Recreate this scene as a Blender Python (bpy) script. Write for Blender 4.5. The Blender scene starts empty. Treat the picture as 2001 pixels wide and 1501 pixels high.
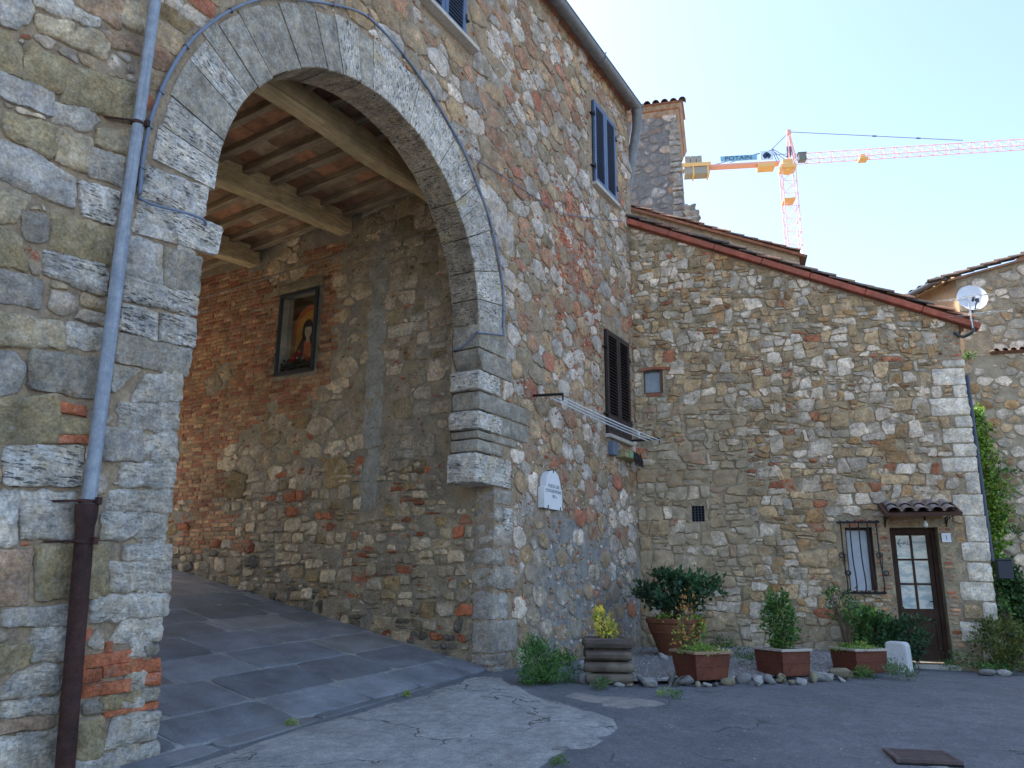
import bpy, bmesh, math, random
import numpy as np
from mathutils import Vector, Matrix
R = math.radians
random.seed(7)
SC = bpy.context.scene
COL = SC.collection

# ---------------------------------------------------------------- camera, sky, sun, exposure
CAM = np.array([-4.13, -5.45, 1.28]); FPX = 1556.0
HEAD, PITCH, ROLL = R(30.4), R(14.3), R(0.45)
FW = np.array([math.cos(HEAD)*math.cos(PITCH), math.sin(HEAD)*math.cos(PITCH), math.sin(PITCH)])
RT0 = np.array([math.sin(HEAD), -math.cos(HEAD), 0.0]); UP0 = np.cross(RT0, FW)
RT = RT0*math.cos(ROLL)+UP0*math.sin(ROLL); UPV = UP0*math.cos(ROLL)-RT0*math.sin(ROLL)
cam = bpy.data.cameras.new('camera'); co = bpy.data.objects.new('camera', cam); COL.objects.link(co)
cam.sensor_width = 36; cam.lens = 36*FPX/2001; cam.clip_end = 3000; cam.clip_start = 0.05
M = Matrix.Identity(4)
for i in range(3):
    M[i][0] = RT[i]; M[i][1] = UPV[i]; M[i][2] = -FW[i]; M[i][3] = CAM[i]
co.matrix_world = M
SC.camera = co

SUN_AZ = R(91)        # direction to the sun, measured from +x towards +y
SUN_EL = R(50)
w = bpy.data.worlds.new('World'); SC.world = w; w.use_nodes = True
nt = w.node_tree; bg = nt.nodes['Background']
sky = nt.nodes.new('ShaderNodeTexSky'); sky.sky_type = 'NISHITA'; sky.sun_disc = False
sky.sun_elevation = SUN_EL; sky.sun_rotation = math.pi/2-SUN_AZ
sky.air_density = 1.0; sky.dust_density = 2.8; sky.ozone_density = 1.0; sky.altitude = 300
nt.links.new(sky.outputs[0], bg.inputs[0]); bg.inputs[1].default_value = 0.15
sun = bpy.data.lights.new('sun', 'SUN'); sun.energy = 4.0; sun.angle = R(0.5); sun.color = (1, .95, .87)
so = bpy.data.objects.new('sun', sun); COL.objects.link(so)
sd = Vector((math.cos(SUN_EL)*math.cos(SUN_AZ), math.cos(SUN_EL)*math.sin(SUN_AZ), math.sin(SUN_EL)))
so.rotation_euler = sd.to_track_quat('Z', 'Y').to_euler()
SC.view_settings.view_transform = 'Standard'; SC.view_settings.look = 'None'
SC.view_settings.exposure = 1.7; SC.view_settings.gamma = 1
SC.cycles.use_denoising = True
SC.cycles.max_bounces = 8; SC.cycles.diffuse_bounces = 5

# ---------------------------------------------------------------- picture point -> place on a known surface
def ray(px, py): return FW + (px-1000.5)/FPX*RT + (750.5-py)/FPX*UPV
def onp(px, py, p0, n):
    d = ray(px, py); t = ((np.array(p0)-CAM)@np.array(n))/(d@np.array(n)); return CAM+t*d
def pm(px, py, y=0.0): return onp(px, py, (0, y, 0), (0, 1, 0))
def pxp(px, py, x): return onp(px, py, (x, 0, 0), (1, 0, 0))
PC = np.array([9.72, 0, 0.0]); FA = R(-74.6)
FD = np.array([math.cos(FA), math.sin(FA), 0]); FN = np.array([FD[1], -FD[0], 0.0])   # FN: out of the far wall, towards the square
def fw_pt(u, z, off=0.0): return tuple(PC+u*FD+off*FN+np.array([0, 0, z]))
def pf(px, py, off=0.0):
    P = onp(px, py, PC+off*FN, FN); return float((P-PC)@FD), float(P[2])
GX = np.array([[-400, -14], [-40, -3.5], [-12, -.6], [-4, -.2], [0, .05], [4.65, .28], [9.6, .2], [14, .06], [20, -.2], [60, -3], [400, -20]])
def G(x, y):
    xs = (x-1.0, x-.4, x, x+.4, x+1.0)
    z = float(np.mean(np.interp(xs, GX[:, 0], GX[:, 1])))
    if y < 0: z -= .022*min(-y, 60)
    else: z += .2*min(y, 9.0)
    return z
def gp(px, py, dz=0.0):
    z = .1
    for _ in range(30):
        P = onp(px, py, (0, 0, z), (0, 0, 1)); z = .5*z+.5*(G(P[0], P[1])+dz)
    return P
# ---------------------------------------------------------------- scene helpers
def tag(o, label=None, cat=None, group=None, kind=None):
    if label: o['label'] = label
    if cat: o['category'] = cat
    if group: o['group'] = group
    if kind: o['kind'] = kind
    return o
def empty(name, loc=(0, 0, 0), rz=0.0, label=None, cat=None, group=None):
    o = bpy.data.objects.new(name, None); COL.objects.link(o); o.empty_display_size = .2
    o.location = loc; o.rotation_euler = (0, 0, rz)
    return tag(o, label, cat, group)

class MB:
    def __init__(s): s.v = []; s.f = []; s.mi = []; s.col = []; s.par = []; s.suv = []
    def add(s, vs, fs, mi=0, col=(1, 1, 1), par=(0, 0, 0), suv=None):
        o = len(s.v); n = len(vs)
        s.v.extend([tuple(map(float, p)) for p in vs])
        s.f.extend([tuple(i+o for i in f) for f in fs]); s.mi.extend([mi]*len(fs))
        if isinstance(col, np.ndarray) and col.ndim == 2: s.col.extend([tuple(c) for c in col])
        else: s.col.extend([tuple(col)]*n)
        s.par.extend([tuple(p) for p in par] if isinstance(par, list) else [tuple(par)]*n)
        s.suv.extend(suv if suv is not None else [(p[0]+p[1]*.37, p[2], p[1]) for p in vs])
        return o
    def quad(s, a, b, c, d, **k): s.add([a, b, c, d], [(0, 1, 2, 3)], **k)
    def box(s, c, half, ax=None, **k):
        c = np.array(c, float); ax = np.eye(3) if ax is None else np.array(ax, float)
        P = []
        for i in (-1, 1):
            for j in (-1, 1):
                for l in (-1, 1): P.append(c+ax[0]*half[0]*i+ax[1]*half[1]*j+ax[2]*half[2]*l)
        s.add(P, [(0, 1, 3, 2), (4, 6, 7, 5), (0, 4, 5, 1), (2, 3, 7, 6), (0, 2, 6, 4), (1, 5, 7, 3)], **k)
    def bx(s, x0, x1, y0, y1, z0, z1, **k): s.box(((x0+x1)/2, (y0+y1)/2, (z0+z1)/2), ((x1-x0)/2, (y1-y0)/2, (z1-z0)/2), **k)
    def tube(s, pts, r, n=8, caps=True, **k):
        P = [np.array(p, float) for p in pts]; m = len(P); rs = r if isinstance(r, (list, tuple)) else [r]*m
        V = []; F = []; a = None
        for i in range(m):
            t = P[min(i+1, m-1)]-P[max(i-1, 0)]; L = np.linalg.norm(t); t = t/L if L > 1e-9 else np.array([0, 0, 1.])
            if a is None: a = np.cross(t, [0, 0, 1.] if abs(t[2]) < .9 else [1., 0, 0])
            a = a-t*(a@t); a = a/(np.linalg.norm(a)+1e-12); b = np.cross(t, a)
            for j in range(n):
                q = 2*math.pi*j/n; V.append(P[i]+rs[i]*(math.cos(q)*a+math.sin(q)*b))
        for i in range(m-1):
            for j in range(n): F.append((i*n+j, i*n+(j+1) % n, (i+1)*n+(j+1) % n, (i+1)*n+j))
        if caps: F.append(tuple(range(n-1, -1, -1))); F.append(tuple(range((m-1)*n, m*n)))
        s.add(V, F, **k)
    def lathe(s, prof, c=(0, 0, 0), n=24, **k):
        V = []; F = []; m = len(prof)
        for r, z in prof:
            for j in range(n):
                q = 2*math.pi*j/n; V.append((c[0]+r*math.cos(q), c[1]+r*math.sin(q), c[2]+z))
        for i in range(m-1):
            for j in range(n): F.append((i*n+j, i*n+(j+1) % n, (i+1)*n+(j+1) % n, (i+1)*n+j))
        s.add(V, F, **k)
    def build(s, name, mats, parent=None, smooth=False, bevel=0.0, angle=None):
        me = bpy.data.meshes.new(name); me.from_pydata(s.v, [], s.f)
        mats = mats if isinstance(mats, (list, tuple)) else [mats]
        for m in mats: me.materials.append(m)
        if len(mats) > 1: me.polygons.foreach_set('material_index', s.mi)
        n = len(s.v)
        a = me.attributes.new('Col', 'FLOAT_COLOR', 'POINT'); c = np.ones((n, 4), np.float32); c[:, :3] = np.array(s.col, np.float32).reshape(n, 3); a.data.foreach_set('color', c.ravel())
        a = me.attributes.new('Par', 'FLOAT_VECTOR', 'POINT'); a.data.foreach_set('vector', np.array(s.par, np.float32).ravel())
        a = me.attributes.new('suv', 'FLOAT_VECTOR', 'POINT'); a.data.foreach_set('vector', np.array(s.suv, np.float32).ravel())
        if smooth: me.polygons.foreach_set('use_smooth', [True]*len(s.f))
        if smooth and angle: me.set_sharp_from_angle(angle=R(angle))
        me.update()
        o = bpy.data.objects.new(name, me); COL.objects.link(o)
        if parent: o.parent = parent
        if bevel:
            b = o.modifiers.new('b', 'BEVEL'); b.width = bevel; b.segments = 2; b.limit_method = 'ANGLE'; b.angle_limit = R(40)
        return o

# ---------------------------------------------------------------- materials
class NT:
    def __init__(s, name):
        s.m = bpy.data.materials.new(name); s.m.use_nodes = True; s.t = s.m.node_tree
        s.b = s.t.nodes['Principled BSDF']; s.b.inputs['Roughness'].default_value = .9; s.b.inputs['Specular IOR Level'].default_value = .25
        s.tc = s.t.nodes.new('ShaderNodeTexCoord')
    def n(s, typ, **k):
        x = s.t.nodes.new(typ)
        for a, v in k.items():
            if a.startswith('i_'):
                i = a[2:]; i = int(i) if i.isdigit() else i
                if hasattr(v, 'is_output'): s.t.links.new(v, x.inputs[i])
                else: x.inputs[i].default_value = v
            else: setattr(x, a, v)
        return x
    def attr(s, name): return s.n('ShaderNodeAttribute', attribute_name=name)
    def scale(s, vec, sc): return s.n('ShaderNodeVectorMath', operation='MULTIPLY', i_0=vec, i_1=sc).outputs[0]
    def noise(s, sc, det=4, rough=.6, vec=None, dist=0.0):
        x = s.n('ShaderNodeTexNoise', i_Scale=sc, i_Detail=det, i_Roughness=rough, i_Distortion=dist)
        s.t.links.new(vec if vec is not None else s.tc.outputs['Object'], x.inputs['Vector']); return x.outputs['Fac']
    def voro(s, sc, vec=None, feature='F1', out='Distance'):
        x = s.n('ShaderNodeTexVoronoi', i_Scale=sc, feature=feature)
        s.t.links.new(vec if vec is not None else s.tc.outputs['Object'], x.inputs['Vector']); return x.outputs[out]
    def mr(s, v, a, b, c=0.0, d=1.0): return s.n('ShaderNodeMapRange', i_0=v, i_1=a, i_2=b, i_3=c, i_4=d).outputs[0]
    def math(s, op, a, b=0.0): return s.n('ShaderNodeMath', operation=op, i_0=a, i_1=b).outputs[0]
    def mix(s, f, a, b, mode='MIX'):
        x = s.n('ShaderNodeMix', data_type='RGBA', blend_type=mode)
        for i, v in ((0, f), (6, a), (7, b)):
            if hasattr(v, 'is_output'): s.t.links.new(v, x.inputs[i])
            else: x.inputs[i].default_value = (tuple(v)+(1,) if isinstance(v, (tuple, list)) and len(v) == 3 else v)
        return x.outputs[2]
    def grey(s, v): return s.n('ShaderNodeCombineColor', i_0=v, i_1=v, i_2=v).outputs[0]
    def mulv(s, c, v): return s.mix(1.0, c, s.grey(v), 'MULTIPLY')
    def out(s, col, h=None, dist=.01, stren=.7, rough=None):
        if hasattr(col, 'is_output'): s.t.links.new(col, s.b.inputs['Base Color'])
        else: s.b.inputs['Base Color'].default_value = tuple(col)+(1,)
        if h is not None:
            b = s.n('ShaderNodeBump', i_Strength=stren, i_Distance=dist, i_Height=h); s.t.links.new(b.outputs[0], s.b.inputs['Normal'])
        if rough is not None:
            if hasattr(rough, 'is_output'): s.t.links.new(rough, s.b.inputs['Roughness'])
            else: s.b.inputs['Roughness'].default_value = rough
        return s.m

def stone_mat(name, mortar=(.3, .245, .175), lich=(.34, .25, .12), lf=.4, bloom=.3):
    s = NT(name); col = s.attr('Col').outputs['Color']; par = s.n('ShaderNodeSeparateXYZ', i_0=s.attr('Par').outputs['Vector'])
    suv = s.attr('suv').outputs['Vector']; tr, sm, rn = par.outputs[0], par.outputs[1], par.outputs[2]
    nA = s.noise(5, 7, .68); nC = s.noise(48, 4, .65); nB = s.noise(10, 5, .6, suv)
    c = s.mulv(col, s.mr(nA, .3, .7, .55, 1.4)); c = s.mulv(c, s.mr(s.noise(21, 5, .7), .32, .68, .72, 1.28)); c = s.mulv(c, s.mr(s.noise(.8, 4, .6), .35, .65, .84, 1.14))
    c = s.mix(s.mr(nB, .4, .65, 0, .55), c, s.mix(1.0, c, (1.18, .98, .72), 'MULTIPLY'))
    c = s.mix(s.mr(s.noise(3.1, 6, .7, None, .6), .55, .68, 0, lf), c, lich)
    c = s.mix(s.mr(s.noise(7.3, 6, .72, s.scale(s.tc.outputs['Object'], (1.3, 1.1, 1.7))), .56, .7, 0, bloom), c, (.5, .5, .47))
    c = s.mulv(c, s.mr(nC, .3, .7, .66, 1.28))
    band = s.noise(1, 4, .6, s.scale(suv, (2.2, 30, 3)))
    pit = s.mr(s.noise(1, 5, .62, s.scale(suv, (15, 62, 9)), .3), .55, .62)
    big = s.mr(s.noise(1, 3, .6, s.scale(suv, (2.5, 6, 3))), .38, .55)
    pit = s.math('MULTIPLY', s.math('MULTIPLY', pit, big), tr)
    c = s.mix(tr, c, s.mulv(c, s.mr(band, .35, .6, 1.06, .84)))
    c = s.mix(s.math('MULTIPLY', tr, s.mr(s.noise(2.6, 5, .7, suv), .56, .66, 0, .6)), c, (.42, .31, .14))
    c = s.mix(pit, c, (.09, .082, .07))
    nS = s.noise(6.5, 7, .72)
    f = s.math('ADD', nS, s.math('MULTIPLY', sm, .5)); f = s.mr(f, .66, .76)
    c = s.mix(f, c, s.mulv(s.mix(.25, mortar, c), s.mr(nA, .3, .7, .8, 1.2)))
    h = s.math('ADD', s.math('MULTIPLY', nA, .8), s.math('MULTIPLY', nC, .4))
    h = s.math('SUBTRACT', h, s.math('MULTIPLY', pit, .9))
    return s.out(c, h, .03, .75)
def rough_mat(name, col, var=.25, sc=4, bump=.012, tint=None, fine=60, rough=.92, tf=.5):
    s = NT(name); a = s.noise(sc, 7, .68); b = s.noise(fine, 4, .6)
    c = s.mulv(col, s.mr(a, .3, .7, 1-var, 1+var))
    if tint: c = s.mix(s.mr(s.noise(sc*.45, 6, .7, None, .5), .45, .62, 0, tf), c, tint)
    c = s.mulv(c, s.mr(b, .3, .7, .8, 1.2))
    h = s.math('ADD', a, s.math('MULTIPLY', b, .4))
    return s.out(c, h, bump, .8, rough)
def front_mortar():
    s = NT('grey_tan_mortar'); a = s.noise(6, 7, .68); b = s.noise(32, 4, .6); big = s.noise(.9, 6, .7, None, .6)
    xyz = s.n('ShaderNodeSeparateXYZ', i_0=s.tc.outputs['Object'])
    low = s.math('MULTIPLY', s.mr(s.math('ADD', xyz.outputs[2], s.math('MULTIPLY', big, 2.4)), 3.9, 3.1), s.mr(xyz.outputs[0], 5.4, 6.3))
    c = s.mix(s.mr(s.noise(2.7, 6, .7, None, .5), .45, .62, 0, .6), (.335, .25, .165), (.25, .215, .175)); c = s.mix(s.mr(s.noise(3.9, 6, .75, None, .8), .58, .7, 0, .5), c, (.36, .21, .145))
    c = s.mix(low, c, s.mix(s.mr(s.noise(4.6, 7, .75), .4, .62), (.3, .285, .26), (.21, .205, .2))); c = s.mulv(s.mulv(c, s.mr(a, .3, .7, .6, 1.4)), s.mr(b, .3, .7, .78, 1.22))
    return s.out(c, s.math('ADD', a, s.math('MULTIPLY', b, .4)), .04, .8, .92)
def attr_mat(name, rough=.85, var=.25, sc=9, bump=.006):
    s = NT(name); col = s.attr('Col').outputs['Color']; a = s.noise(sc, 6, .65); b = s.noise(sc*7, 3)
    c = s.mulv(s.mulv(col, s.mr(a, .3, .7, 1-var, 1+var)), s.mr(b, .3, .7, .85, 1.15))
    return s.out(c, s.math('ADD', a, s.math('MULTIPLY', b, .3)), bump, .6, rough)
def plain(name, col, rough=.5, metal=0.0, var=.12, sc=8, spec=.4):
    s = NT(name); a = s.noise(sc, 6, .65)
    s.b.inputs['Metallic'].default_value = metal; s.b.inputs['Specular IOR Level'].default_value = spec
    return s.out(s.mulv(col, s.mr(a, .3, .7, 1-var, 1+var)), a, .002, .3, rough)
def wood_mat(name, col, axis=0, var=.4, tint=(.3, .26, .2), tf=.3):
    s = NT(name); sc = [34, 34, 34]; sc[axis] = 1.6
    a = s.noise(1, 5, .65, s.scale(s.tc.outputs['Object'], tuple(sc)), .4); b = s.noise(3, 5, .65)
    c = s.mulv(col, s.mr(a, .3, .7, 1-var, 1+var)); c = s.mulv(c, s.mr(b, .3, .7, .7, 1.25))
    c = s.mix(s.mr(s.noise(1.7, 5, .7), .48, .66, 0, tf), c, tint)
    return s.out(c, a, .006, .6, .8)

MS = stone_mat('rubble_stone'); MSD = stone_mat('dressed_stone', lf=.18, bloom=.1); MSF = stone_mat('tan_rubble_stone', (.36, .29, .195), lf=.3, bloom=.22)
MSP = stone_mat('passage_stone', (.3, .25, .17), (.38, .27, .12), .4, .15)
MMORT = front_mortar(); MMORT_ = rough_mat('grey_tan_mortar', (.27, .215, .15), .4, 6, .04, (.2, .185, .165), 32, tf=.6)
MMORTF = rough_mat('tan_mortar', (.36, .285, .185), .38, 6, .04, (.22, .2, .16), 32, tf=.6)
MMORTP = rough_mat('passage_mortar', (.33, .265, .175), .38, 4, .04, (.21, .2, .175), 30, tf=.6)
MASPH = None
# ---------------------------------------------------------------- masonry
PAL_MAIN = [(.24, (.41, .40, .375)), (.26, (.38, .295, .19)), (.15, (.36, .225, .15)), (.11, (.27, .235, .17)), (.16, (.54, .515, .465)), (.06, (.37, .165, .11))]
PAL_LEFT = [(.30, (.41, .385, .34)), (.28, (.38, .315, .215)), (.12, (.31, .245, .14)), (.18, (.5, .465, .39)), (.06, (.33, .22, .15)), (.03, (.35, .15, .095))]
PAL_FAR = [(.22, (.45, .425, .36)), (.3, (.44, .35, .22)), (.14, (.37, .25, .13)), (.05, (.28, .24, .16)), (.3, (.6, .555, .47)), (.04, (.38, .17, .1))]
PAL_PASS = [(.32, (.44, .38, .265)), (.24, (.37, .33, .255)), (.13, (.31, .24, .13)), (.14, (.52, .46, .34)), (.14, (.36, .14, .075))]
PAL_CHIP = [(.5, (.36, .13, .08)), (.25, (.4, .22, .14)), (.3, (.46, .44, .4)), (.2, (.3, .25, .17))]
PAL_BRICK = [(.4, (.35, .185, .105)), (.4, (.41, .27, .155)), (.2, (.31, .13, .08))]
def pick(pal):
    x = random.random()*sum(p[0] for p in pal)
    for wgt, c in pal:
        x -= wgt
        if x <= 0: break
    k = random.uniform(.76, 1.24); t = random.uniform(-.03, .03)
    return (max(.02, c[0]*k+t*c[0])*1.07, c[1]*k*.985, max(.015, c[2]*k-t*c[2])*.94)
def clip(poly, a, b, c):
    out = []; n = len(poly)
    for i in range(n):
        p, q = poly[i], poly[(i+1) % n]; dp = a*p[0]+b*p[1]-c; dq = a*q[0]+b*q[1]-c
        if dp <= 0: out.append(p)
        if (dp < 0 < dq) or (dq < 0 < dp):
            t = dp/(dp-dq); out.append((p[0]+t*(q[0]-p[0]), p[1]+t*(q[1]-p[1])))
    return out
def centroid(poly):
    A = cx = cy = 0.0
    for i in range(len(poly)):
        x0, y0 = poly[i]; x1, y1 = poly[(i+1) % len(poly)]; k = x0*y1-x1*y0; A += k; cx += (x0+x1)*k; cy += (y0+y1)*k
    if abs(A) < 1e-9: return poly[0][0], poly[0][1], 0
    return cx/(3*A), cy/(3*A), A/2
def ccw(poly): return poly if centroid(poly)[2] > 0 else poly[::-1]
def exclude(poly, excl):
    """cut a convex cell by the things it must not cover; None when it lies inside one"""
    for e in excl:
        if len(poly) < 3: return None
        cx, cy, A = centroid(poly)
        if e[0] == 'c':
            _, x, y, r = e; dx, dy = cx-x, cy-y; d = math.hypot(dx, dy)
            if d < r: return None
            if d > r+1.2: continue
            nx, ny = -dx/d, -dy/d; poly = clip(poly, nx, ny, nx*x+ny*y-r)
        else:
            q = e[1]; best = -9; bn = None
            for i in range(len(q)):
                (x0, y0), (x1, y1) = q[i], q[(i+1) % len(q)]; L = math.hypot(x1-x0, y1-y0)
                if L < 1e-6: continue
                nx, ny = (y1-y0)/L, -(x1-x0)/L; dd = nx*(cx-x0)+ny*(cy-y0)
                if dd > best: best = dd; bn = (nx, ny, nx*x0+ny*y0)
            if best <= 0: return None
            if best > 1.2: continue
            poly = clip(poly, -bn[0], -bn[1], -bn[2])
    return poly if len(poly) >= 3 else None
def inset(poly, g):
    n = len(poly); out = poly
    for i in range(n):
        (x0, y0), (x1, y1) = poly[i], poly[(i+1) % n]; L = math.hypot(x1-x0, y1-y0)
        if L < 1e-6: continue
        nx, ny = (y1-y0)/L, -(x1-x0)/L; out = clip(out, nx, ny, nx*x0+ny*y0-g)
        if len(out) < 3: return None
    return out
def wob(P, amp, f, ph):
    x, y = P[:, 0]*f, P[:, 1]*f
    return amp*(np.sin(x*1.0+y*.6+ph)+.6*np.sin(1.9*y-1.3*x+ph*2.1)+.5*np.sin(3.7*x+2.9*y+ph*.7))
def put_stone(mb, poly, fr, col, h=.02, gap=.012, res=.06, rnd=1, trav=0.0, smear=.2, jit=.006, ang=0.0, mi=0, bev=.012, swell=1.0, sharp=False):
    """one stone of a wall: a rounded pad with its own outline and swell; fr maps (u, v, out) to the place"""
    poly = ccw(poly); poly = inset(poly, gap)
    if not poly: return
    cx, cy, A = centroid(poly)
    if A < .0006: return
    P = np.array(poly)
    Q = []
    for i in range(len(P)):
        a, b = P[i], P[(i+1) % len(P)]; L = np.linalg.norm(b-a)
        if L < 1e-4: continue
        k = max(1, int(L/res+.5))
        for j in range(k): Q.append(a+(b-a)*j/k)
    Q = np.array(Q)
    for _ in range(rnd): Q = .6*Q+.2*np.roll(Q, 1, 0)+.2*np.roll(Q, -1, 0)
    ph = random.uniform(0, 60); c = np.array([cx, cy])
    if jit:
        d = Q-c; L = np.linalg.norm(d, axis=1)[:, None]+1e-6
        Q = Q+d/L*(wob(Q, jit*.7, 26, ph)+np.random.uniform(-jit*.75, jit*.75, len(Q)))[:, None]
    n = len(Q); r = math.sqrt(A/math.pi); be = min(bev*random.uniform(.4, 1.1) if swell else bev, r*.3)
    d = Q-c; L = np.linalg.norm(d, axis=1)[:, None]+1e-6
    tl = (random.uniform(-.06, .06)*swell, random.uniform(-.06, .06)*swell); c2 = c+np.random.uniform(-.25, .25, 2)*r*swell
    def ring(k, off, hh, jj):
        P2 = c+d*k-d/L*off; z = hh+tl[0]*(P2[:, 0]-cx)+tl[1]*(P2[:, 1]-cy)+wob(P2, jj, 19, ph+3)
        return np.c_[P2, z]
    rings = [ring(1, 0, -.02, 0), ring(1, be*.15, h*.55, 0), ring(1, be, h, jit*.25), ring(.55, be*.5, h+r*.03*swell, jit*.6*swell)]
    rings[3][:, :2] += (c2-c)*.6; rings[3][:, 2] += np.random.uniform(-.4, .4, n)*jit*swell
    V = np.vstack(rings+[np.array([[c2[0], c2[1], h+(r*.035+random.uniform(-.3, .5)*jit)*swell]])])
    F = []
    for k in range(3):
        for j in range(n): F.append((k*n+j, k*n+(j+1) % n, (k+1)*n+(j+1) % n, (k+1)*n+j))
    for j in range(n): F.append((3*n+j, 3*n+(j+1) % n, 4*n))
    W = [fr(p[0], p[1], p[2]) for p in V]
    ca, sa = math.cos(ang), math.sin(ang); ox, oy = random.uniform(0, 40), random.uniform(0, 40)
    suv = [((p[0]-cx)*ca+(p[1]-cy)*sa+ox, -(p[0]-cx)*sa+(p[1]-cy)*ca+oy, p[2]) for p in V]
    rd_ = random.random(); ed = .3 if (swell and not sharp) else 0; mb.add(W, F, mi=mi, col=col, par=[(trav, smear+ed*.8, rd_)]*n+[(trav, smear+ed, rd_)]*n+[(trav, smear+ed*.45, rd_)]*n+[(trav, smear-ed*.1, rd_)]*(n+1), suv=suv)
def rough_cut(q):
    """knock a corner or two off a cell"""
    for _ in range(random.choice((0, 1, 1, 2))):
        cx, cy, A = centroid(q); r = math.sqrt(abs(A)/math.pi); a = random.uniform(0, 6.28); d = r*random.uniform(.78, 1.1)
        q2 = clip(q, math.cos(a), math.sin(a), cx*math.cos(a)+cy*math.sin(a)+d)
        if len(q2) >= 3: q = q2
    return q
def chips(mb, fr, n, u0, u1, v0, v1, excl, pal, keep=None, smin=.012, smax=.04, **k):
    """small fragments of brick and stone pressed into the mortar"""
    for _ in range(n):
        u, v = random.uniform(u0, u1), random.uniform(v0, v1); sx, sy = random.uniform(smin, smax)*1.4, random.uniform(smin, smax)*.8; a = random.uniform(-.6, .6); m = random.choice((4, 4, 5))
        q = [(u+sx*math.cos(t)*math.cos(a)-sy*math.sin(t)*math.sin(a), v+sx*math.cos(t)*math.sin(a)+sy*math.sin(t)*math.cos(a)) for t in [2*math.pi*(j+random.uniform(-.25, .25))/m for j in range(m)]]
        if keep and not keep(u, v): continue
        if exclude(q, excl) is None: continue
        put_stone(mb, q, fr, pick(pal), h=random.uniform(.006, .02), gap=0, res=.05, rnd=0, jit=.003, smear=random.uniform(0, .35), **k)
def rubble(u0, u1, v0, v1, rmin=.06, rmax=.2, aspect=1.45, dens=26, bias=2.0):
    """irregular cells of many sizes (a power diagram of packed discs), wider than tall"""
    W, H = (u1-u0)/aspect, v1-v0; pts = []; cell = {}; cs = rmax*1.1
    n = int(W*H/(rmin*rmax)*dens/10)
    rad = sorted([rmin+(rmax-rmin)*random.random()**bias for _ in range(n)], reverse=True)
    for r in rad:
        x, y = random.uniform(0, W), random.uniform(0, H); ix, iy = int(x/cs), int(y/cs); ok = True
        for i in range(ix-2, ix+3):
            for j in range(iy-2, iy+3):
                for (a, b, q) in cell.get((i, j), ()):
                    if (a-x)**2+(b-y)**2 < (.86*(r+q))**2: ok = False; break
                if not ok: break
            if not ok: break
        if ok: pts.append((x, y, r)); cell.setdefault((ix, iy), []).append((x, y, r))
    out = []
    for (x, y, r) in pts:
        s = r*2.2+rmin; poly = [(x-s, y-s), (x+s, y-s), (x+s, y+s), (x-s, y+s)]; ix, iy = int(x/cs), int(y/cs); nb = []
        for i in range(ix-2, ix+3):
            for j in range(iy-2, iy+3):
                for q in cell.get((i, j), ()):
                    D = (q[0]-x)**2+(q[1]-y)**2
                    if 1e-9 < D < (2.4*(r+rmax))**2: nb.append((D, q))
        nb.sort(key=lambda t: t[0])
        for D, q in nb[:22]:
            a, b = q[0]-x, q[1]-y; cst = .5*(q[0]**2+q[1]**2-q[2]**2-x*x-y*y+r*r); poly = clip(poly, a, b, cst)
            if len(poly) < 3: break
        if len(poly) >= 3: out.append([(u0+p[0]*aspect, v0+p[1]) for p in poly])
    return out
def coursed(u0, u1, v0, v1, hmin, hmax, rmin=.9, rmax=2.4, bl=2.2, split=.16, wobble=.02, skew=.02):
    """rough courses in patches, so that no bed joint runs far"""
    out = []; u = u0
    while u < u1:
        ue = min(u1, u+random.uniform(.7, 1.3)*bl); v = v0-random.uniform(0, hmin); ph = random.uniform(0, 9)
        f = lambda x, r: wobble*(math.sin(x*2.3+ph+r*1.7)+.5*math.sin(x*6.1+r*2.9+ph))
        r = 0
        while v < v1:
            h = random.uniform(hmin, hmax); x = u+random.uniform(-.12, .05); s0 = 0
            while x < ue:
                wd = h*random.uniform(rmin, rmax); x1 = x+wd
                if x1 > ue-.3*hmin: x1 = ue+random.uniform(-.05, .12)
                s1 = random.uniform(-skew, skew)
                q = [(x-s0, v+f(x, r)), (x1-s1, v+f(x1, r)), (x1+s1, v+h+f(x1, r+1)), (x+s0, v+h+f(x, r+1))]
                if random.random() < split and h > hmin*1.05:
                    t = random.uniform(.35, .65); m0 = (x, q[0][1]+(q[3][1]-q[0][1])*t); m1 = (x1, q[1][1]+(q[2][1]-q[1][1])*t)
                    out.append([q[0], q[1], m1, m0]); out.append([m0, m1, q[2], q[3]])
                else: out.append(q)
                x = x1; s0 = s1
                if x >= ue-1e-6 or x1 >= ue-.05: break
            v += h; r += 1
        u = ue
    return out
def bricks(u0, u1, v0, v1, L=.25, H=.062):
    out = []; v = v0; r = 0
    while v < v1:
        u = u0-random.uniform(0, .2)
        while u < u1:
            l = L*random.choice((1, 1, .5, .8))*random.uniform(.93, 1.05); out.append([(u, v), (u+l, v+random.uniform(-.004, .004)), (u+l, v+H), (u, v+H)]); u += l
        v += H; r += 1
    return out
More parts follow.
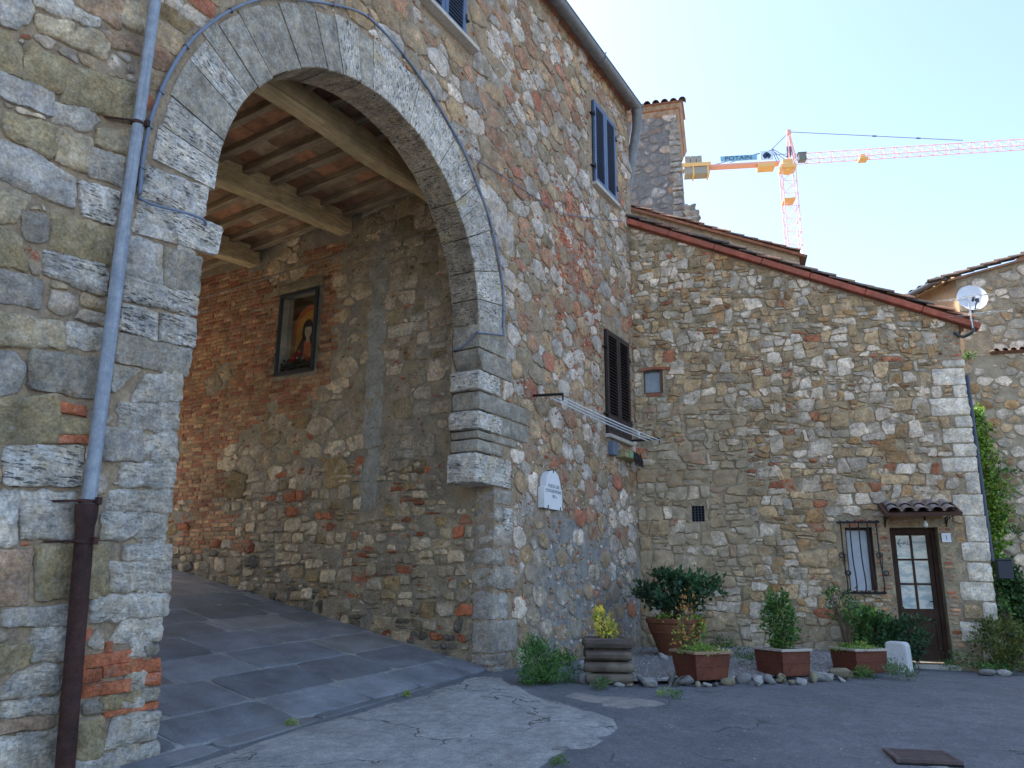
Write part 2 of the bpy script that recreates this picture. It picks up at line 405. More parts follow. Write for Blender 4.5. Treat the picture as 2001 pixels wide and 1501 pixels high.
def block(mb, c, half, ax=None, r=.02, n=5, amp=.004, **k):
    """a dressed block with worn edges"""
    c = np.array(c, float); half = np.array(half, float); ax = np.eye(3) if ax is None else np.array(ax, float)
    V = []; F = []; ph = random.uniform(0, 50); r = min(r, .45*float(min(half)))
    gs = [np.concatenate(([-a], np.linspace(-(a-r), a-r, n-1), [a])) for a in half]
    for d in range(3):
        for sgn in (-1, 1):
            o = len(V); e, f2 = (d+1) % 3, (d+2) % 3
            for i in range(n+1):
                for j in range(n+1):
                    p = np.zeros(3); p[d] = sgn*half[d]; p[e] = gs[e][i]; p[f2] = gs[f2][j]
                    q = p; inn = np.clip(q, -(half-r), half-r); dv = q-inn; L = np.linalg.norm(dv)
                    q = inn+dv/(L+1e-9)*min(r, L) if L > r else q
                    w2 = amp*(math.sin(q[0]*23+ph)+math.sin(q[2]*29+ph*1.3+q[1]*17)+.7*math.sin(q[0]*47+q[2]*53+ph))
                    q = q*(1+w2/np.max(half)); V.append(q)
            for i in range(n):
                for j in range(n):
                    a = o+i*(n+1)+j; f = (a, a+n+1, a+n+2, a+1); F.append(f if sgn > 0 else f[::-1])
    ox, oy = random.uniform(0, 40), random.uniform(0, 40)
    suv = [(q[0]+q[1]*.9+ox, q[2]+oy, q[1]) for q in V]
    mb.add([c+q[0]*ax[0]+q[1]*ax[1]+q[2]*ax[2] for q in V], F, suv=suv, **k)
GREY = (.31, .29, .25); TRAV = (.57, .545, .5); DKGREY = (.215, .205, .185)
def vary(c, k=.12):
    s = random.uniform(1-k, 1+k); return (c[0]*s, c[1]*s, c[2]*s)
FM = lambda u, v, o: (u, -o, v)
FP = lambda u, v, o: (4.72-o, -u, v)
FF = lambda u, v, o: fw_pt(u, v, o)
def rectp(a, b, c, d): return ('p', [(a, c), (b, c), (b, d), (a, d)])
def qm(pts): return ccw([tuple(pm(*p)[[0, 2]]) for p in pts])

# ================================================================ the gate house
AC, RI, RO = (2.12, 4.65), 2.13, 2.79          # centre and radii of the gate arch
gate = empty('stone_gatehouse', (2, 4, 0), 0, 'tall rubble stone building with a great round arched gateway, nearest on the left', 'building')
gate.location = (0, 0, 0)
HT = 11.0
# manual blocks of the left pier (photo corners), kind: T travertine, G grey, D dark grey, W pale, B brick, O ochre
LEFT = [
 ('T', [(268, 392), (390, 428), (430, 446), (420, 500), (260, 455)]), ('T', [(279, 325), (408, 368), (398, 426), (268, 388)]), ('G', [(250, 462), (312, 480), (312, 560), (243, 535)]),
 ('D', [(318, 483), (392, 503), (388, 580), (314, 562)]), ('T', [(240, 538), (386, 583), (382, 618), (238, 588)]),
 ('T', [(236, 592), (308, 610), (306, 668), (232, 645)]), ('T', [(311, 611), (382, 622), (378, 682), (309, 668)]),
 ('D', [(226, 650), (372, 684), (366, 738), (222, 708)]), ('D', [(58, 683), (190, 700), (185, 782), (52, 760)]),
 ('D', [(220, 712), (274, 722), (222, 770), (212, 770)]), ('W', [(285, 735), (352, 735), (350, 782), (255, 785)]),
 ('W', [(232, 790), (344, 792), (342, 840), (236, 840)]), ('G', [(205, 838), (275, 840), (276, 898), (203, 898)]),
 ('W', [(280, 852), (340, 846), (342, 900), (280, 898)]), ('W', [(240, 906), (336, 906), (334, 952), (232, 950)]),
 ('W', [(215, 960), (332, 958), (330, 1000), (206, 1000)]), ('W', [(200, 1004), (322, 1003), (320, 1054), (196, 1054)]),
 ('W', [(240, 1068), (330, 1066), (328, 1092), (240, 1094)]), ('W', [(215, 1100), (330, 1098), (328, 1156), (220, 1154)]),
 ('W', [(178, 1164), (322, 1162), (322, 1200), (180, 1216)]), ('W', [(240, 1208), (312, 1206), (310, 1250), (214, 1256)]),
 ('B', [(164, 1282), (278, 1266), (278, 1290), (162, 1306)]), ('B', [(198, 1302), (310, 1286), (312, 1310), (198, 1324)]),
 ('B', [(160, 1308), (195, 1306), (195, 1330), (160, 1336)]), ('B', [(160, 1340), (252, 1326), (252, 1350), (160, 1364)]),
 ('B', [(262, 1318), (312, 1312), (310, 1338), (262, 1342)]), ('O', [(198, 1366), (270, 1348), (272, 1372), (200, 1386)]),
 ('D', [(272, 1346), (308, 1340), (306, 1368), (274, 1372)]), ('B', [(200, 1392), (308, 1370), (306, 1384), (200, 1402)]),
 ('D', [(160, 1372), (196, 1368), (196, 1394), (158, 1398)]), ('B', [(205, 1256), (218, 1252), (218, 1276), (205, 1278)]),
 ('D', [(280, 1262), (310, 1256), (308, 1278), (282, 1282)]),
 ('W', [(225, 1400), (308, 1392), (300, 1440), (200, 1466)]), ('O', [(150, 1410), (198, 1400), (196, 1476), (150, 1486)]),
 ('W', [(140, 1490), (306, 1450), (306, 1530), (130, 1530)]),
 ('T', [(58, 478), (210, 520), (206, 545), (205, 622), (82, 592), (84, 538), (58, 528)]), ('T', [(152, 352), (230, 375), (222, 442), (160, 424)]),
 ('G', [(0, 275), (70, 300), (138, 352), (140, 410), (60, 375), (0, 352)]), ('T', [(5, 872), (160, 870), (155, 952), (2, 950)]),
 ('W', [(36, 962), (140, 962), (135, 1056), (48, 1050)]), ('W', [(-30, 960), (28, 962), (26, 1062), (-30, 1070)]),
 ('O', [(70, 1066), (208, 1060), (206, 1168), (76, 1170)]), ('P', [(-40, 1080), (55, 1075), (50, 1180), (-40, 1184)]),
 ('O', [(102, 418), (218, 448), (212, 516), (98, 492)]), ('O', [(132, 128), (270, 170), (258, 240), (120, 205)]),
 ('O', [(50, 88), (128, 120), (118, 182), (50, 160)]), ('G', [(0, 145), (100, 180), (98, 225), (0, 190)]),
 ('O', [(-60, 785), (108, 772), (110, 862), (-60, 868)]), ('G', [(0, 530), (76, 548), (72, 600), (0, 590)]),
 ('W', [(0, -30), (58, -30), (60, 28), (28, 60), (0, 44)]), ('W', [(66, -20), (130, -20), (140, 18), (132, 38), (66, 10)]), ('W', [(142, 16), (192, 38), (188, 55), (142, 40)]),
 ('P', [(150, -20), (235, -20), (237, 38), (228, 54), (150, 8)]), ('Y', [(66, 28), (136, 44), (138, 88), (80, 64)]), ('Y', [(144, 58), (186, 58), (212, 88), (202, 114), (146, 94)]), ('Y', [(240, 0), (286, 10), (276, 66), (234, 46)]),
 ('P', [(192, 56), (276, 82), (272, 108), (216, 92)]), ('O', [(-10, 50), (34, 88), (40, 150), (-10, 136)]), ('W', [(104, 200), (168, 212), (186, 238), (170, 256), (106, 240)]), ('O', [(10, 222), (100, 244), (106, 294), (86, 306), (10, 262)]),
 ('Y', [(112, 254), (176, 270), (168, 338), (110, 316)]), ('Y', [(190, 254), (250, 250), (242, 300), (186, 284)]), ('W', [(180, 292), (240, 308), (232, 362), (174, 344)]), ('D', [(38, 412), (90, 420), (94, 474), (46, 472)]), ('O', [(-10, 440), (32, 462), (50, 526), (-10, 520)]),
 ('Y', [(-10, 612), (124, 632), (122, 680), (-10, 676)]), ('W', [(130, 632), (196, 644), (192, 682), (132, 678)]), ('G', [(-10, 684), (24, 690), (44, 722), (30, 765), (-10, 770)]), ('W', [(6, 1194), (130, 1184), (128, 1220), (10, 1222)]),
 ('O', [(-20, 1262), (56, 1262), (50, 1296), (-20, 1330)]), ('W', [(0, 1340), (56, 1304), (110, 1300), (104, 1352), (0, 1366)]), ('W', [(62, 1230), (130, 1226), (128, 1290), (66, 1292)]), ('W', [(4, 1374), (112, 1362), (108, 1392), (4, 1402)]), ('P', [(-20, 1410), (102, 1398), (100, 1420), (-20, 1434)]),
 ('W', [(34, 1432), (124, 1424), (120, 1520), (34, 1520)]), ('W', [(-20, 1446), (28, 1440), (28, 1520), (-20, 1520)]), ('G', [(-80, 150), (-14, 120), (-14, 190), (-80, 190)]), ('W', [(-90, 360), (-8, 366), (-8, 430), (-90, 425)]), ('Y', [(0, 368), (58, 384), (28, 432), (-6, 436)]),
 ('B', [(112, 785), (166, 795), (166, 815), (112, 806)]), ('O', [(118, 818), (172, 824), (172, 848), (118, 846)]), ('B', [(110, 850), (172, 852), (172, 868), (110, 866)]),
]
KCOL = {'T': (.54, .515, .475), 'G': (.37, .35, .325), 'D': (.29, .265, .225), 'W': (.47, .44, .395), 'B': (.42, .145, .075), 'O': (.33, .27, .165), 'P': (.37, .265, .19), 'Y': (.42, .35, .245)}
SPRING = 4.45
EXM = [('c', AC[0], AC[1], RO+.005), rectp(-.05, 4.9, 2.6, AC[1]), rectp(-.13, 4.72, -2, 2.6)]
# windows of the front: (x0, x1, z0, z1, colour, pieces)
WIN = [(2.72, 3.72, 8.62, 10.55, 'blue'), (8.03, 9.04, 8.5, 10.2, 'blue'), (8.38, 9.43, 3.87, 5.76, 'brown')]
for (a, b, c, d, k) in WIN: EXM.append(rectp(a-.13, b+.13, c-.08, d+.2))
EXM.append(rectp(2.75, 3.98, 8.42, 8.65))
EXM.append(rectp(5.88, 6.58, 2.4, 2.98))
JAMB = [(4.27, 4.98, 4.33, 4.74, 'G'), (4.22, 5.12, 4.02, 4.30, 'G'), (4.24, 4.78, 3.72, 4.0, 'T'), (4.29, 5.55, 3.38, 3.69, 'G'),
        (4.24, 4.8, 3.06, 3.36, 'T'), (4.27, 5.05, 2.98, 3.05, 'G'), (4.28, 4.85, 2.99, 3.04, 'G'), (4.22, 5.12, 2.5, 2.84, 'T')]
JAMB = [(4.27, 4.98, 4.33, 4.74, 'G'), (4.25, 5.1, 4.04, 4.31, 'G'), (4.24, 4.8, 3.76, 4.02, 'T'), (4.29, 5.6, 3.5, 3.745, 'G'),
        (4.23, 4.85, 3.24, 3.485, 'T'), (4.27, 5.25, 3.12, 3.225, 'G'), (4.27, 4.9, 2.95, 3.11, 'G'), (4.22, 5.1, 2.55, 2.935, 'T')]
for (a, b, c, d, k) in JAMB: EXM.append(rectp(a, b+.01, c, d))
EXM += [rectp(4.87, 5.65, 3.245, 3.49), rectp(4.95, 5.2, 1.98, 2.3)]
QUO = []
z = .2
for (hh, ll) in [(.12, .26), (.13, .3), (.4, .62), (.34, .42), (.3, .5), (.22, .36), (.3, .44), (.22, .3), (.2, .48)]:
    QUO.append((z, z+hh, ll)); EXM.append(rectp(4.7, 4.72+ll+.01, z, z+hh)); z += hh+.012
LQ = []
for k, pts in LEFT:
    q = qm(pts); c0_ = centroid(q); ex_ = .028 if k in 'WYOPG' else .012
    q = [(c0_[0]+(p[0]-c0_[0])*(1+ex_/max(.05, abs(p[0]-c0_[0]))), c0_[1]+(p[1]-c0_[1])*(1+ex_*.7/max(.04, abs(p[1]-c0_[1])))) for p in q]
    if max(p[0] for p in q) > -.2: pass
    LQ.append((k, q))
def lex(): return [('p', q) for k, q in LQ]
wb = MB()
# plain mortared faces the stones are bedded in
N = 40
arc = [(AC[0]+2.5*math.cos(math.pi*i/N), AC[1]+2.5*math.sin(math.pi*i/N)) for i in range(N+1)]
def fq(x0, x1, z0, z1, y=0.0): wb.quad((x0, y, z0), (x1, y, z0), (x1, y, z1), (x0, y, z1), mi=1)
for i in range(12): fq(-9+i*(8.62/12), -9+(i+1)*(8.62/12), -2, HT)
fq(-.38, -.1, -2, AC[1]); fq(4.62, 9.9, 2.6, HT); fq(4.72, 9.9, -2, 2.6)
for i in range(N):
    (xa, za), (xb, zb) = arc[i], arc[i+1]; wb.quad((xb, 0, zb), (xa, 0, za), (xa, 0, HT), (xb, 0, HT), mi=1)
wb.quad((-.1, 0, -2), (-.1, .45, -2), (-.1, .45, AC[1]), (-.1, 0, AC[1]), mi=1)
# ends, back (with the rear opening) and inner side walls
wb.quad((-9, 0, -2), (-9, 9, -2), (-9, 9, HT), (-9, 0, HT), mi=1)
wb.quad((9.9, 0, -2), (9.9, 9, -2), (9.9, 9, HT), (9.9, 0, HT), mi=1)
fq(-9, -.3, -2, HT, 9); fq(4.72, 9.9, -2, HT, 9); fq(-.3, 4.72, 4.75, HT, 9)
wb.quad((-.35, .45, -1), (-.35, 9, -1), (-.35, 9, 7.3), (-.35, .45, 7.3), mi=2)
# the back of the arch wall, seen from the passage
fq(-.35, -.1, -1, AC[1], .42); fq(4.28, 4.72, 2.6, AC[1], .42)
for i in range(N):
    (xa, za), (xb, zb) = arc[i], arc[i+1]
    wb.quad((xb, .42, zb), (xa, .42, za), (xa, .42, 7.4), (xb, .42, 7.4), mi=1)
wb.quad((4.72, 0, 2.6), (4.27, 0, 2.6), (4.27, .42, 2.6), (4.72, .42, 2.6), mi=1)
# rubble of the front
n0 = 0
cells = rubble(4.6, 9.82, -.2, HT-.02, .035, .16, 1.4, 34, 1.8)+rubble(-1.4, 4.6, 6.2, HT-.02, .045, .18, 1.5, 30, 1.6)
for q in cells:
    e = exclude(q, EXM+lex() if min(p[0] for p in q) < .2 else EXM)
    if not e: continue
    cx, cz, A = centroid(ccw(e))
    if cx > 9.74 or cz < G(cx, 0)-.2: continue
    low = cx > 5.6 and cz < 2.35-.25*(cx-7)
    if low and random.random() < .25: continue
    if A < .004 and random.random() < .3: continue
    col = pick(PAL_MAIN)
    if A < .012 and random.random() < .22: col = pick(PAL_CHIP[:2])
    if 6.3 < cx < 8.1 and 5.2 < cz < 7.8 and random.random() < .25: col = pick(PAL_BRICK)
    e = rough_cut(e); pale = col[2] > .32
    put_stone(wb, e, FM, col, h=random.uniform(.002, .026), sharp=pale and random.random() < .7, gap=random.uniform(.001, .012) if not low else random.uniform(.012, .032), res=.04, rnd=1,
              trav=1.0 if col[2] > .38 and random.random() < .3 else 0, smear=(random.uniform(.0, .2) if pale else random.uniform(.15, .5)) if not low else random.uniform(.25, .62), jit=.011, ang=random.uniform(-.5, .5))
nodoor = lambda u, v: v > G(u, 0)+.02 and not (u > 5.6 and v < 2.4 and random.random() < .72)
chips(wb, FM, 4200, 4.7, 9.72, .2, HT-.1, EXM, PAL_CHIP, nodoor)
chips(wb, FM, 800, 6.5, 8.1, 5.2, 7.9, EXM, PAL_CHIP[:1], nodoor, .02, .06)
chips(wb, FM, 700, 6.0, 9.7, .3, 2.6, EXM, [(2, (.55, .54, .51)), (1, (.4, .35, .26)), (.6, (.36, .16, .1))], nodoor, .015, .06)
chips(wb, FM, 900, -.6, 4.7, 6.6, HT-.1, EXM, PAL_CHIP)
chips(wb, FM, 260, -3.2, -.15, 0, 8, EXM+lex(), [(1, (.32, .15, .1)), (1, (.42, .4, .35))], None, .012, .03)
LP_ = []
for q in coursed(-3.4, -.12, -.3, 6.6, .2, .4, 1.0, 2.1, 1.6, .14, .035, .03):
    e = exclude(q, EXM+lex())
    if not e: continue
    cx, cz, A = centroid(ccw(e)); col = pick(PAL_LEFT)
    if A < .007: col = pick([(1, (.36, .15, .09)), (.5, (.4, .38, .34))])
    e = rough_cut(e); LP_.append(('p', ccw(e)))
    put_stone(wb, e, FM, col, h=random.uniform(.006, .034), gap=random.uniform(.0, .008), res=.04, rnd=1, sharp=random.random() < .75, trav=1.0 if col[2] > .37 and random.random() < .35 else 0,
              smear=random.uniform(.0, .22), jit=.009, bev=.018)
for q in rubble(-3.3, -.1, -.1, 7.0, .028, .085, 1.4, 30, 1.5):
    e = exclude(q, EXM+lex()+LP_)
    if e and centroid(ccw(e))[2] > .0012 and centroid(ccw(e))[0] < -.1: put_stone(wb, rough_cut(e), FM, pick(PAL_LEFT+[(.12, (.36, .15, .09))]), h=random.uniform(.002, .02), gap=random.uniform(.001, .008), res=.04, jit=.008, smear=random.uniform(.1, .45))
for q in rubble(-3.4, -1.4, 6.6, HT, .07, .2, 1.5, 20):
    put_stone(wb, q, FM, pick(PAL_LEFT), h=.02, gap=.012, res=.08, jit=.01)
LPLACED = []
for k, q in LQ:
    cx, cz, A = centroid(q)
    put_stone(wb, q, FM, vary(KCOL[k]), h=random.uniform(.018, .034), gap=.004, sharp=k in 'TDGB',  res=.035, rnd=0 if k == 'B' else 1, trav=1.0 if k == 'T' else (.25 if k == 'W' else 0), smear=0.0 if k in 'TD' else .1,
              jit=.003 if k == 'B' else .007 if k in 'TDG' else .01, ang=-.02, bev=.016 if k in 'TDGB' else .03)
# the jamb side of the left pier: worn block ends
z = .0
while z < SPRING-.1:
    hh = random.uniform(.16, .26); block(wb, (-.2+random.uniform(-.02, .01), .19, z+hh/2), (.1, .21, hh/2-.008), r=.03, amp=.006, col=vary(KCOL['W']), par=(.4, .1, random.random())); z += hh
# corner stones under the right jamb
for (z0, z1, ll) in QUO:
    cc = vary((.36, .33, .29)) if random.random() < .7 else vary((.44, .42, .39))
    block(wb, (4.72+ll/2-.02+random.uniform(-.012, .012), .14, (z0+z1)/2), (ll/2, .165+random.uniform(-.01, .02), (z1-z0)/2), r=.05, n=6, amp=.012, col=cc, par=(.15, .18, random.random()))
wb.bx(4.712, 4.95, .004, .29, -.2, 2.56, mi=1)
# weathered brick head and sides of the brown shutters
for i in range(26):
    for sx in (8.26, 9.48):
        zz = 3.9+i*.072
        if random.random() < .75: put_stone(wb, [(sx, zz), (sx+.1+random.uniform(-.03, .02), zz), (sx+.1, zz+.06), (sx, zz+.06)], FM, pick(PAL_BRICK), h=.012, gap=.004, rnd=1, jit=.003, smear=.3)
wb.bx(8.3, 9.5, -.012, .05, 5.79, 6.28, mi=1)
# a band of brick just under the eaves and brick patches
for q in bricks(-1, 9.7, HT-.2, HT, .26, .065):
    if random.random() < .8: put_stone(wb, q, FM, pick(PAL_BRICK), h=.02, gap=.005, jit=.003, res=.12)
front = wb.build('front_wall', [MS, MMORT, MMORTP], gate, True, angle=50)

# the ring of the arch
ab = MB()
ANG = [0, 9, 19, 31, 44, 58, 76, 94.5, 100, 108, 114.5, 120, 126, 132, 139, 146, 151, 158, 167.5, 174, 181]
KIND = 'TTTTTTTGTGGGGGGGTGTT'
for i, k in enumerate(KIND):
    a0, a1 = R(ANG[i])+.0028, R(ANG[i+1])-.0028; m = max(3, int((a1-a0)/R(2.5))); pr = random.uniform(.012, .026); ro = RO+random.uniform(-.05, .03) if i not in (0, 19) else RO
    if i > 15: ro = RO+random.uniform(-.1, -.03)
    ri = RI+random.uniform(-.008, .012); V = []; F = []; S = []; am = (a0+a1)/2; ox, oy = random.uniform(0, 30), random.uniform(0, 30); bv = .012
    for j in range(m+1):
        a = a0+(a1-a0)*j/m; ed = bv if j in (0, m) else 0; ca, sa = math.cos(a), math.sin(a)
        for (rr, yy) in ((ro, .3), (ro, -pr+bv), (ro-bv, -pr+ed*.5), (ri+.42, -pr+ed*.5), (ri+.2, -pr+ed*.5), (ri+bv, -pr+ed*.5), (ri, -pr+bv), (ri, .2), (ri, .405), (ri+.3, .405)):
            jx = random.uniform(-.003, .003); V.append((AC[0]+(rr+jx)*ca, yy+random.uniform(-.002, .002), AC[1]+(rr+jx)*sa))
            S.append((rr+ox+(yy*.8 if yy > 0 else 0), (a-am)*2.4+oy, yy))
    for j in range(m):
        for q in range(9): F.append((j*10+q, j*10+q+1, (j+1)*10+q+1, (j+1)*10+q))
    F.append(tuple(range(10))); F.append(tuple(range(m*10+9, m*10-1, -1)))
    cc = vary(TRAV, .13) if k == 'T' else vary(GREY, .17)
    cv = np.array([cc]*len(V)); hh_ = random.uniform(.75, 1.1)
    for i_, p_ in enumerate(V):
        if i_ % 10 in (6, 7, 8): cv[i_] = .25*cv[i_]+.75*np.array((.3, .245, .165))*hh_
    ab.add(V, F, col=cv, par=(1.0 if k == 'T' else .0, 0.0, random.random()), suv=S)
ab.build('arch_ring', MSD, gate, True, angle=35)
jb = MB()
for i, (x0, x1, z0, z1, k) in enumerate(JAMB):
    cc = vary(TRAV, .06) if k == 'T' else vary(GREY, .1)
    if i == 1:      # the moulded impost, cut back underneath
        pts = [(4.25, 4.31), (4.25, 4.24), (4.38, 4.04), (5.1, 4.04), (5.1, 4.31)]
        V = [(x, -.022, zz) for x, zz in pts]+[(x+(.03 if n_ < 3 else 0), .4, zz) for n_, (x, zz) in enumerate(pts)]
        jb.add(V, [tuple(range(5)), (9, 8, 7, 6, 5)]+[(q, q+5, (q+1) % 5+5, (q+1) % 5) for q in range(5)], col=cc, par=(0, 0, .3))
    else: block(jb, ((x0+x1)/2, .19, (z0+z1)/2), ((x1-x0)/2, .215+.012*(k == 'T'), (z1-z0)/2-.003), r=.022, n=6, amp=.005, col=cc, par=(1.0 if k == 'T' else 0, .0, random.random()))
block(jb, (5.24, .1, 3.365), (.36, .12, .118), r=.018, col=vary(GREY), par=(0, .05, .5)); block(jb, (5.07, .1, 2.14), (.12, .125, .155), r=.02, col=TRAV, par=(1, 0, .5))
jb.build('jamb', MSD, gate, True, angle=40)

# ---- passage: right hand wall, ceiling
pw = MB()
for (ya_, yb_, za_, zb_) in ((4.16, 9, -1, 7.4), (.3, 3.36, -1, 7.4), (3.36, 4.16, -1, 4.57), (3.36, 4.16, 5.92, 7.4)): pw.quad((4.72, yb_, za_), (4.72, ya_, za_), (4.72, ya_, zb_), (4.72, yb_, zb_), mi=1)
SH = (-4.2, -3.34, 4.55, 5.95)           # niche of the picture: u = -y
EXP = [rectp(SH[0]-.04, SH[1]+.04, SH[2]-.03, SH[3]+.22), rectp(-2.22, -1.98, 2.2, 6.2), rectp(-.75, -.3, 2.3, 3.6)]
for yb, zb in ((2.75, 6.9), (4.85, 6.75)): EXP.append(rectp(-yb-.22, -yb+.2, zb-.2, zb+.35))
def is_brick(u, v):
    y = -u; t = .35*math.sin(v*3.1+y)+.3*math.sin(y*4.7+v*1.3)+.2*math.sin(v*9+y*7)
    if 2.95 < y < 3.34 and 4.3 < v < 6.3: return True
    if y > 4.9+t*.6 and v > 1.95+.3*t and math.sin(y*3.9+v*1.1)*math.sin(v*2.7+1.6) < .6: return True
    return y > 3.25+t*.5 and v > 3.7+t*.7 and math.sin(y*2.7+3)*math.sin(v*2.1+.6)+.25*math.sin(y*7.1+v*5.3) < .42
for q in bricks(-9, -2.7, 1.7, 6.6, .26, .068):
    cx, cz, A = centroid(q)
    if not is_brick(cx, cz): continue
    e = exclude(q, EXP)
    if e: put_stone(pw, e, FP, pick(PAL_BRICK), h=random.uniform(.002, .016), gap=.0055, res=.1, rnd=0, jit=.003, smear=random.uniform(0, .2), bev=.006)
PCELL = coursed(-9, -.3, -.1, 2.9, .1, .2, .9, 2.0, 1.0, .2, .03, .02)+rubble(-9, -2.3, 2.9, 7.2, .045, .15, 1.5, 26, 1.5)+coursed(-2.3, -.3, 2.9, 7.2, .18, .34, .9, 2.0, 1.2, .15, .03)
for q in PCELL:
    cx, cz, A = centroid(ccw(q)); yy = -cx
    if cz < G(4.7, yy)-.1 or is_brick(cx, cz): continue
    e = exclude(q, EXP)
    if not e: continue
    if random.random() < .1: continue
    col = pick(PAL_PASS if cz < 3.6 else PAL_PASS[:4])
    if yy < 2.2 and cz > 2.9: col = pick([(1, (.36, .34, .27)), (1, (.42, .38, .3)), (.5, (.26, .23, .15))])
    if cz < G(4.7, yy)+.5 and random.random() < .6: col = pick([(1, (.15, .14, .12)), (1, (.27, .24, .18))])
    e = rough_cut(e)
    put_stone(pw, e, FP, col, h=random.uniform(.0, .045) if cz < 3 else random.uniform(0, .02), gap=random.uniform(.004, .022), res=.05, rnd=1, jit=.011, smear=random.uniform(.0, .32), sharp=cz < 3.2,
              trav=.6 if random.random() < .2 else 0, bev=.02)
chips(pw, FP, 900, -6, -.4, .6, 6.9, EXP, PAL_CHIP, lambda u, v: not is_brick(u, v) and v > G(4.7, -u)+.05)
vz = 2.3
while vz < 6.3:
    hh = random.uniform(.25, .5); put_stone(pw, [(-2.3+random.uniform(-.03, .03), vz), (-1.93+random.uniform(-.03, .03), vz), (-1.95, vz+hh), (-2.27, vz+hh)], FP, vary((.34, .325, .28), .08), h=.008, gap=-.02, res=.06, rnd=1, jit=.018, smear=.15, bev=.01, mi=2); vz += hh-.02
pw.build('passage_wall', [MSP, MMORTP, rough_mat('cement_patch', (.34, .32, .27), .3, 4, .02, (.27, .24, .18), 30)], gate, True, angle=50)
ce = MB()
zc = lambda y: 7.26-.075*(y-1)
MTILE = attr_mat('ceiling_tile', .9, .35, 6)
ce.quad((-.4, .42, zc(.42)), (4.8, .42, zc(.42)), (4.8, 9, zc(9)), (-.4, 9, zc(9)), col=(.22, .17, .12))
ce.quad((-.4, .42, zc(.42)+.25), (4.8, .42, zc(.42)+.25), (4.8, 9, zc(9)+.25), (-.4, 9, zc(9)+.25), col=(.2, .2, .2))
jx = [x for x in np.arange(-.25, 4.75, .44)]
for x in jx:
    for k in range(27):
        y = .45+k*.32
        c = pick([(1, (.36, .19, .1)), (1, (.3, .19, .11)), (.5, (.38, .28, .17)), (.4, (.25, .14, .09))]); d = random.uniform(0, .006)
        ce.quad((x+.004, y+.004, zc(y)-.006-d), (x+.436, y+.004, zc(y)-.006-d), (x+.436, y+.316, zc(y+.316)-.006-d), (x+.004, y+.316, zc(y+.316)-.006-d), col=c)
ce.build('ceiling', MTILE, gate)
MBEAMX = wood_mat('old_beam_wood', (.52, .39, .205), 0, .4, (.34, .29, .16), .45)
MBEAMY = wood_mat('joist_wood', (.31, .23, .14), 1, .4, (.18, .15, .11), .4)
for k, x in enumerate(jx):
    m = MB(); wd = random.uniform(.05, .065); dz = random.uniform(.1, .125)
    for i in range(8):
        y0, y1 = .43+i*1.07, .43+(i+1)*1.07
        V = []
        for y in (y0, y1):
            o = random.uniform(-.008, .008)
            for (xx, zz) in ((-wd, 0), (-wd, -dz+.012), (-wd+.012, -dz), (wd-.012, -dz), (wd, -dz+.012), (wd, 0)): V.append((x+xx+o, y, zc(y)+zz-.004))
        m.add(V, [(q, q+1, q+7, q+6) for q in range(5)])
    m.build('joist', MBEAMY, gate)
for (ya, yb, zb, hh, dp) in ((1.06, .98, 6.86, .33, .24), (3.3, 2.76, 6.77, .34, .26), (5.2, 4.84, 6.62, .33, .26), (7.3, 7.0, 6.45, .33, .26)):
    m = MB(); n = 24; V = []; F = []
    for i in range(n+1):
        x = -.45+5.25*i/n; t = (x-2.2)/2.6; yy = ya+(yb-ya)*(x-1.5)/3.2; sag = -.02*(1-t*t)+.012*math.sin(x*3.1+ya)
        for (dy, dz) in ((0, hh), (-.004, .03), (.02, .0), (dp-.02, 0), (dp, .03), (dp, hh)): V.append((x, yy+dy+.012*math.sin(x*2.3+dz*9), zb+dz+sag))
    for i in range(n): F += [(i*6+q, (i+1)*6+q, (i+1)*6+(q+1) % 6, i*6+(q+1) % 6) for q in range(6)]
    m.add(V, F); m.build('beam', MBEAMX, gate, bevel=.0)
# ---- roof of the gate house (its eave is the gutter line)
rb = MB(); MROOF = attr_mat('roof_tile', .9, .35, 5)
rb.quad((-9.2, -.12, HT+.06), (9.85, -.12, HT+.06), (9.85, 4.7, HT+1.7), (-9.2, 4.7, HT+1.7), col=(.28, .14, .09)); rb.quad((-9.2, 9.3, HT), (9.85, 9.3, HT), (9.85, 4.7, HT+1.7), (-9.2, 4.7, HT+1.7), col=(.28, .14, .09))
rb.quad((-9.2, -.12, HT+.0), (9.85, -.12, HT+.0), (9.85, .3, HT+.0), (-9.2, .3, HT+.0), col=(.33, .15, .09))
rb.add([(-9.05, 0, HT), (-9.05, 9, HT), (-9.05, 4.7, HT+1.65)], [(0, 1, 2)], col=(.3, .25, .2)); rb.add([(9.8, 0, HT), (9.8, 9, HT), (9.8, 4.7, HT+1.65)], [(0, 1, 2)], col=(.3, .25, .2))
rb.build('roof', MROOF, gate)
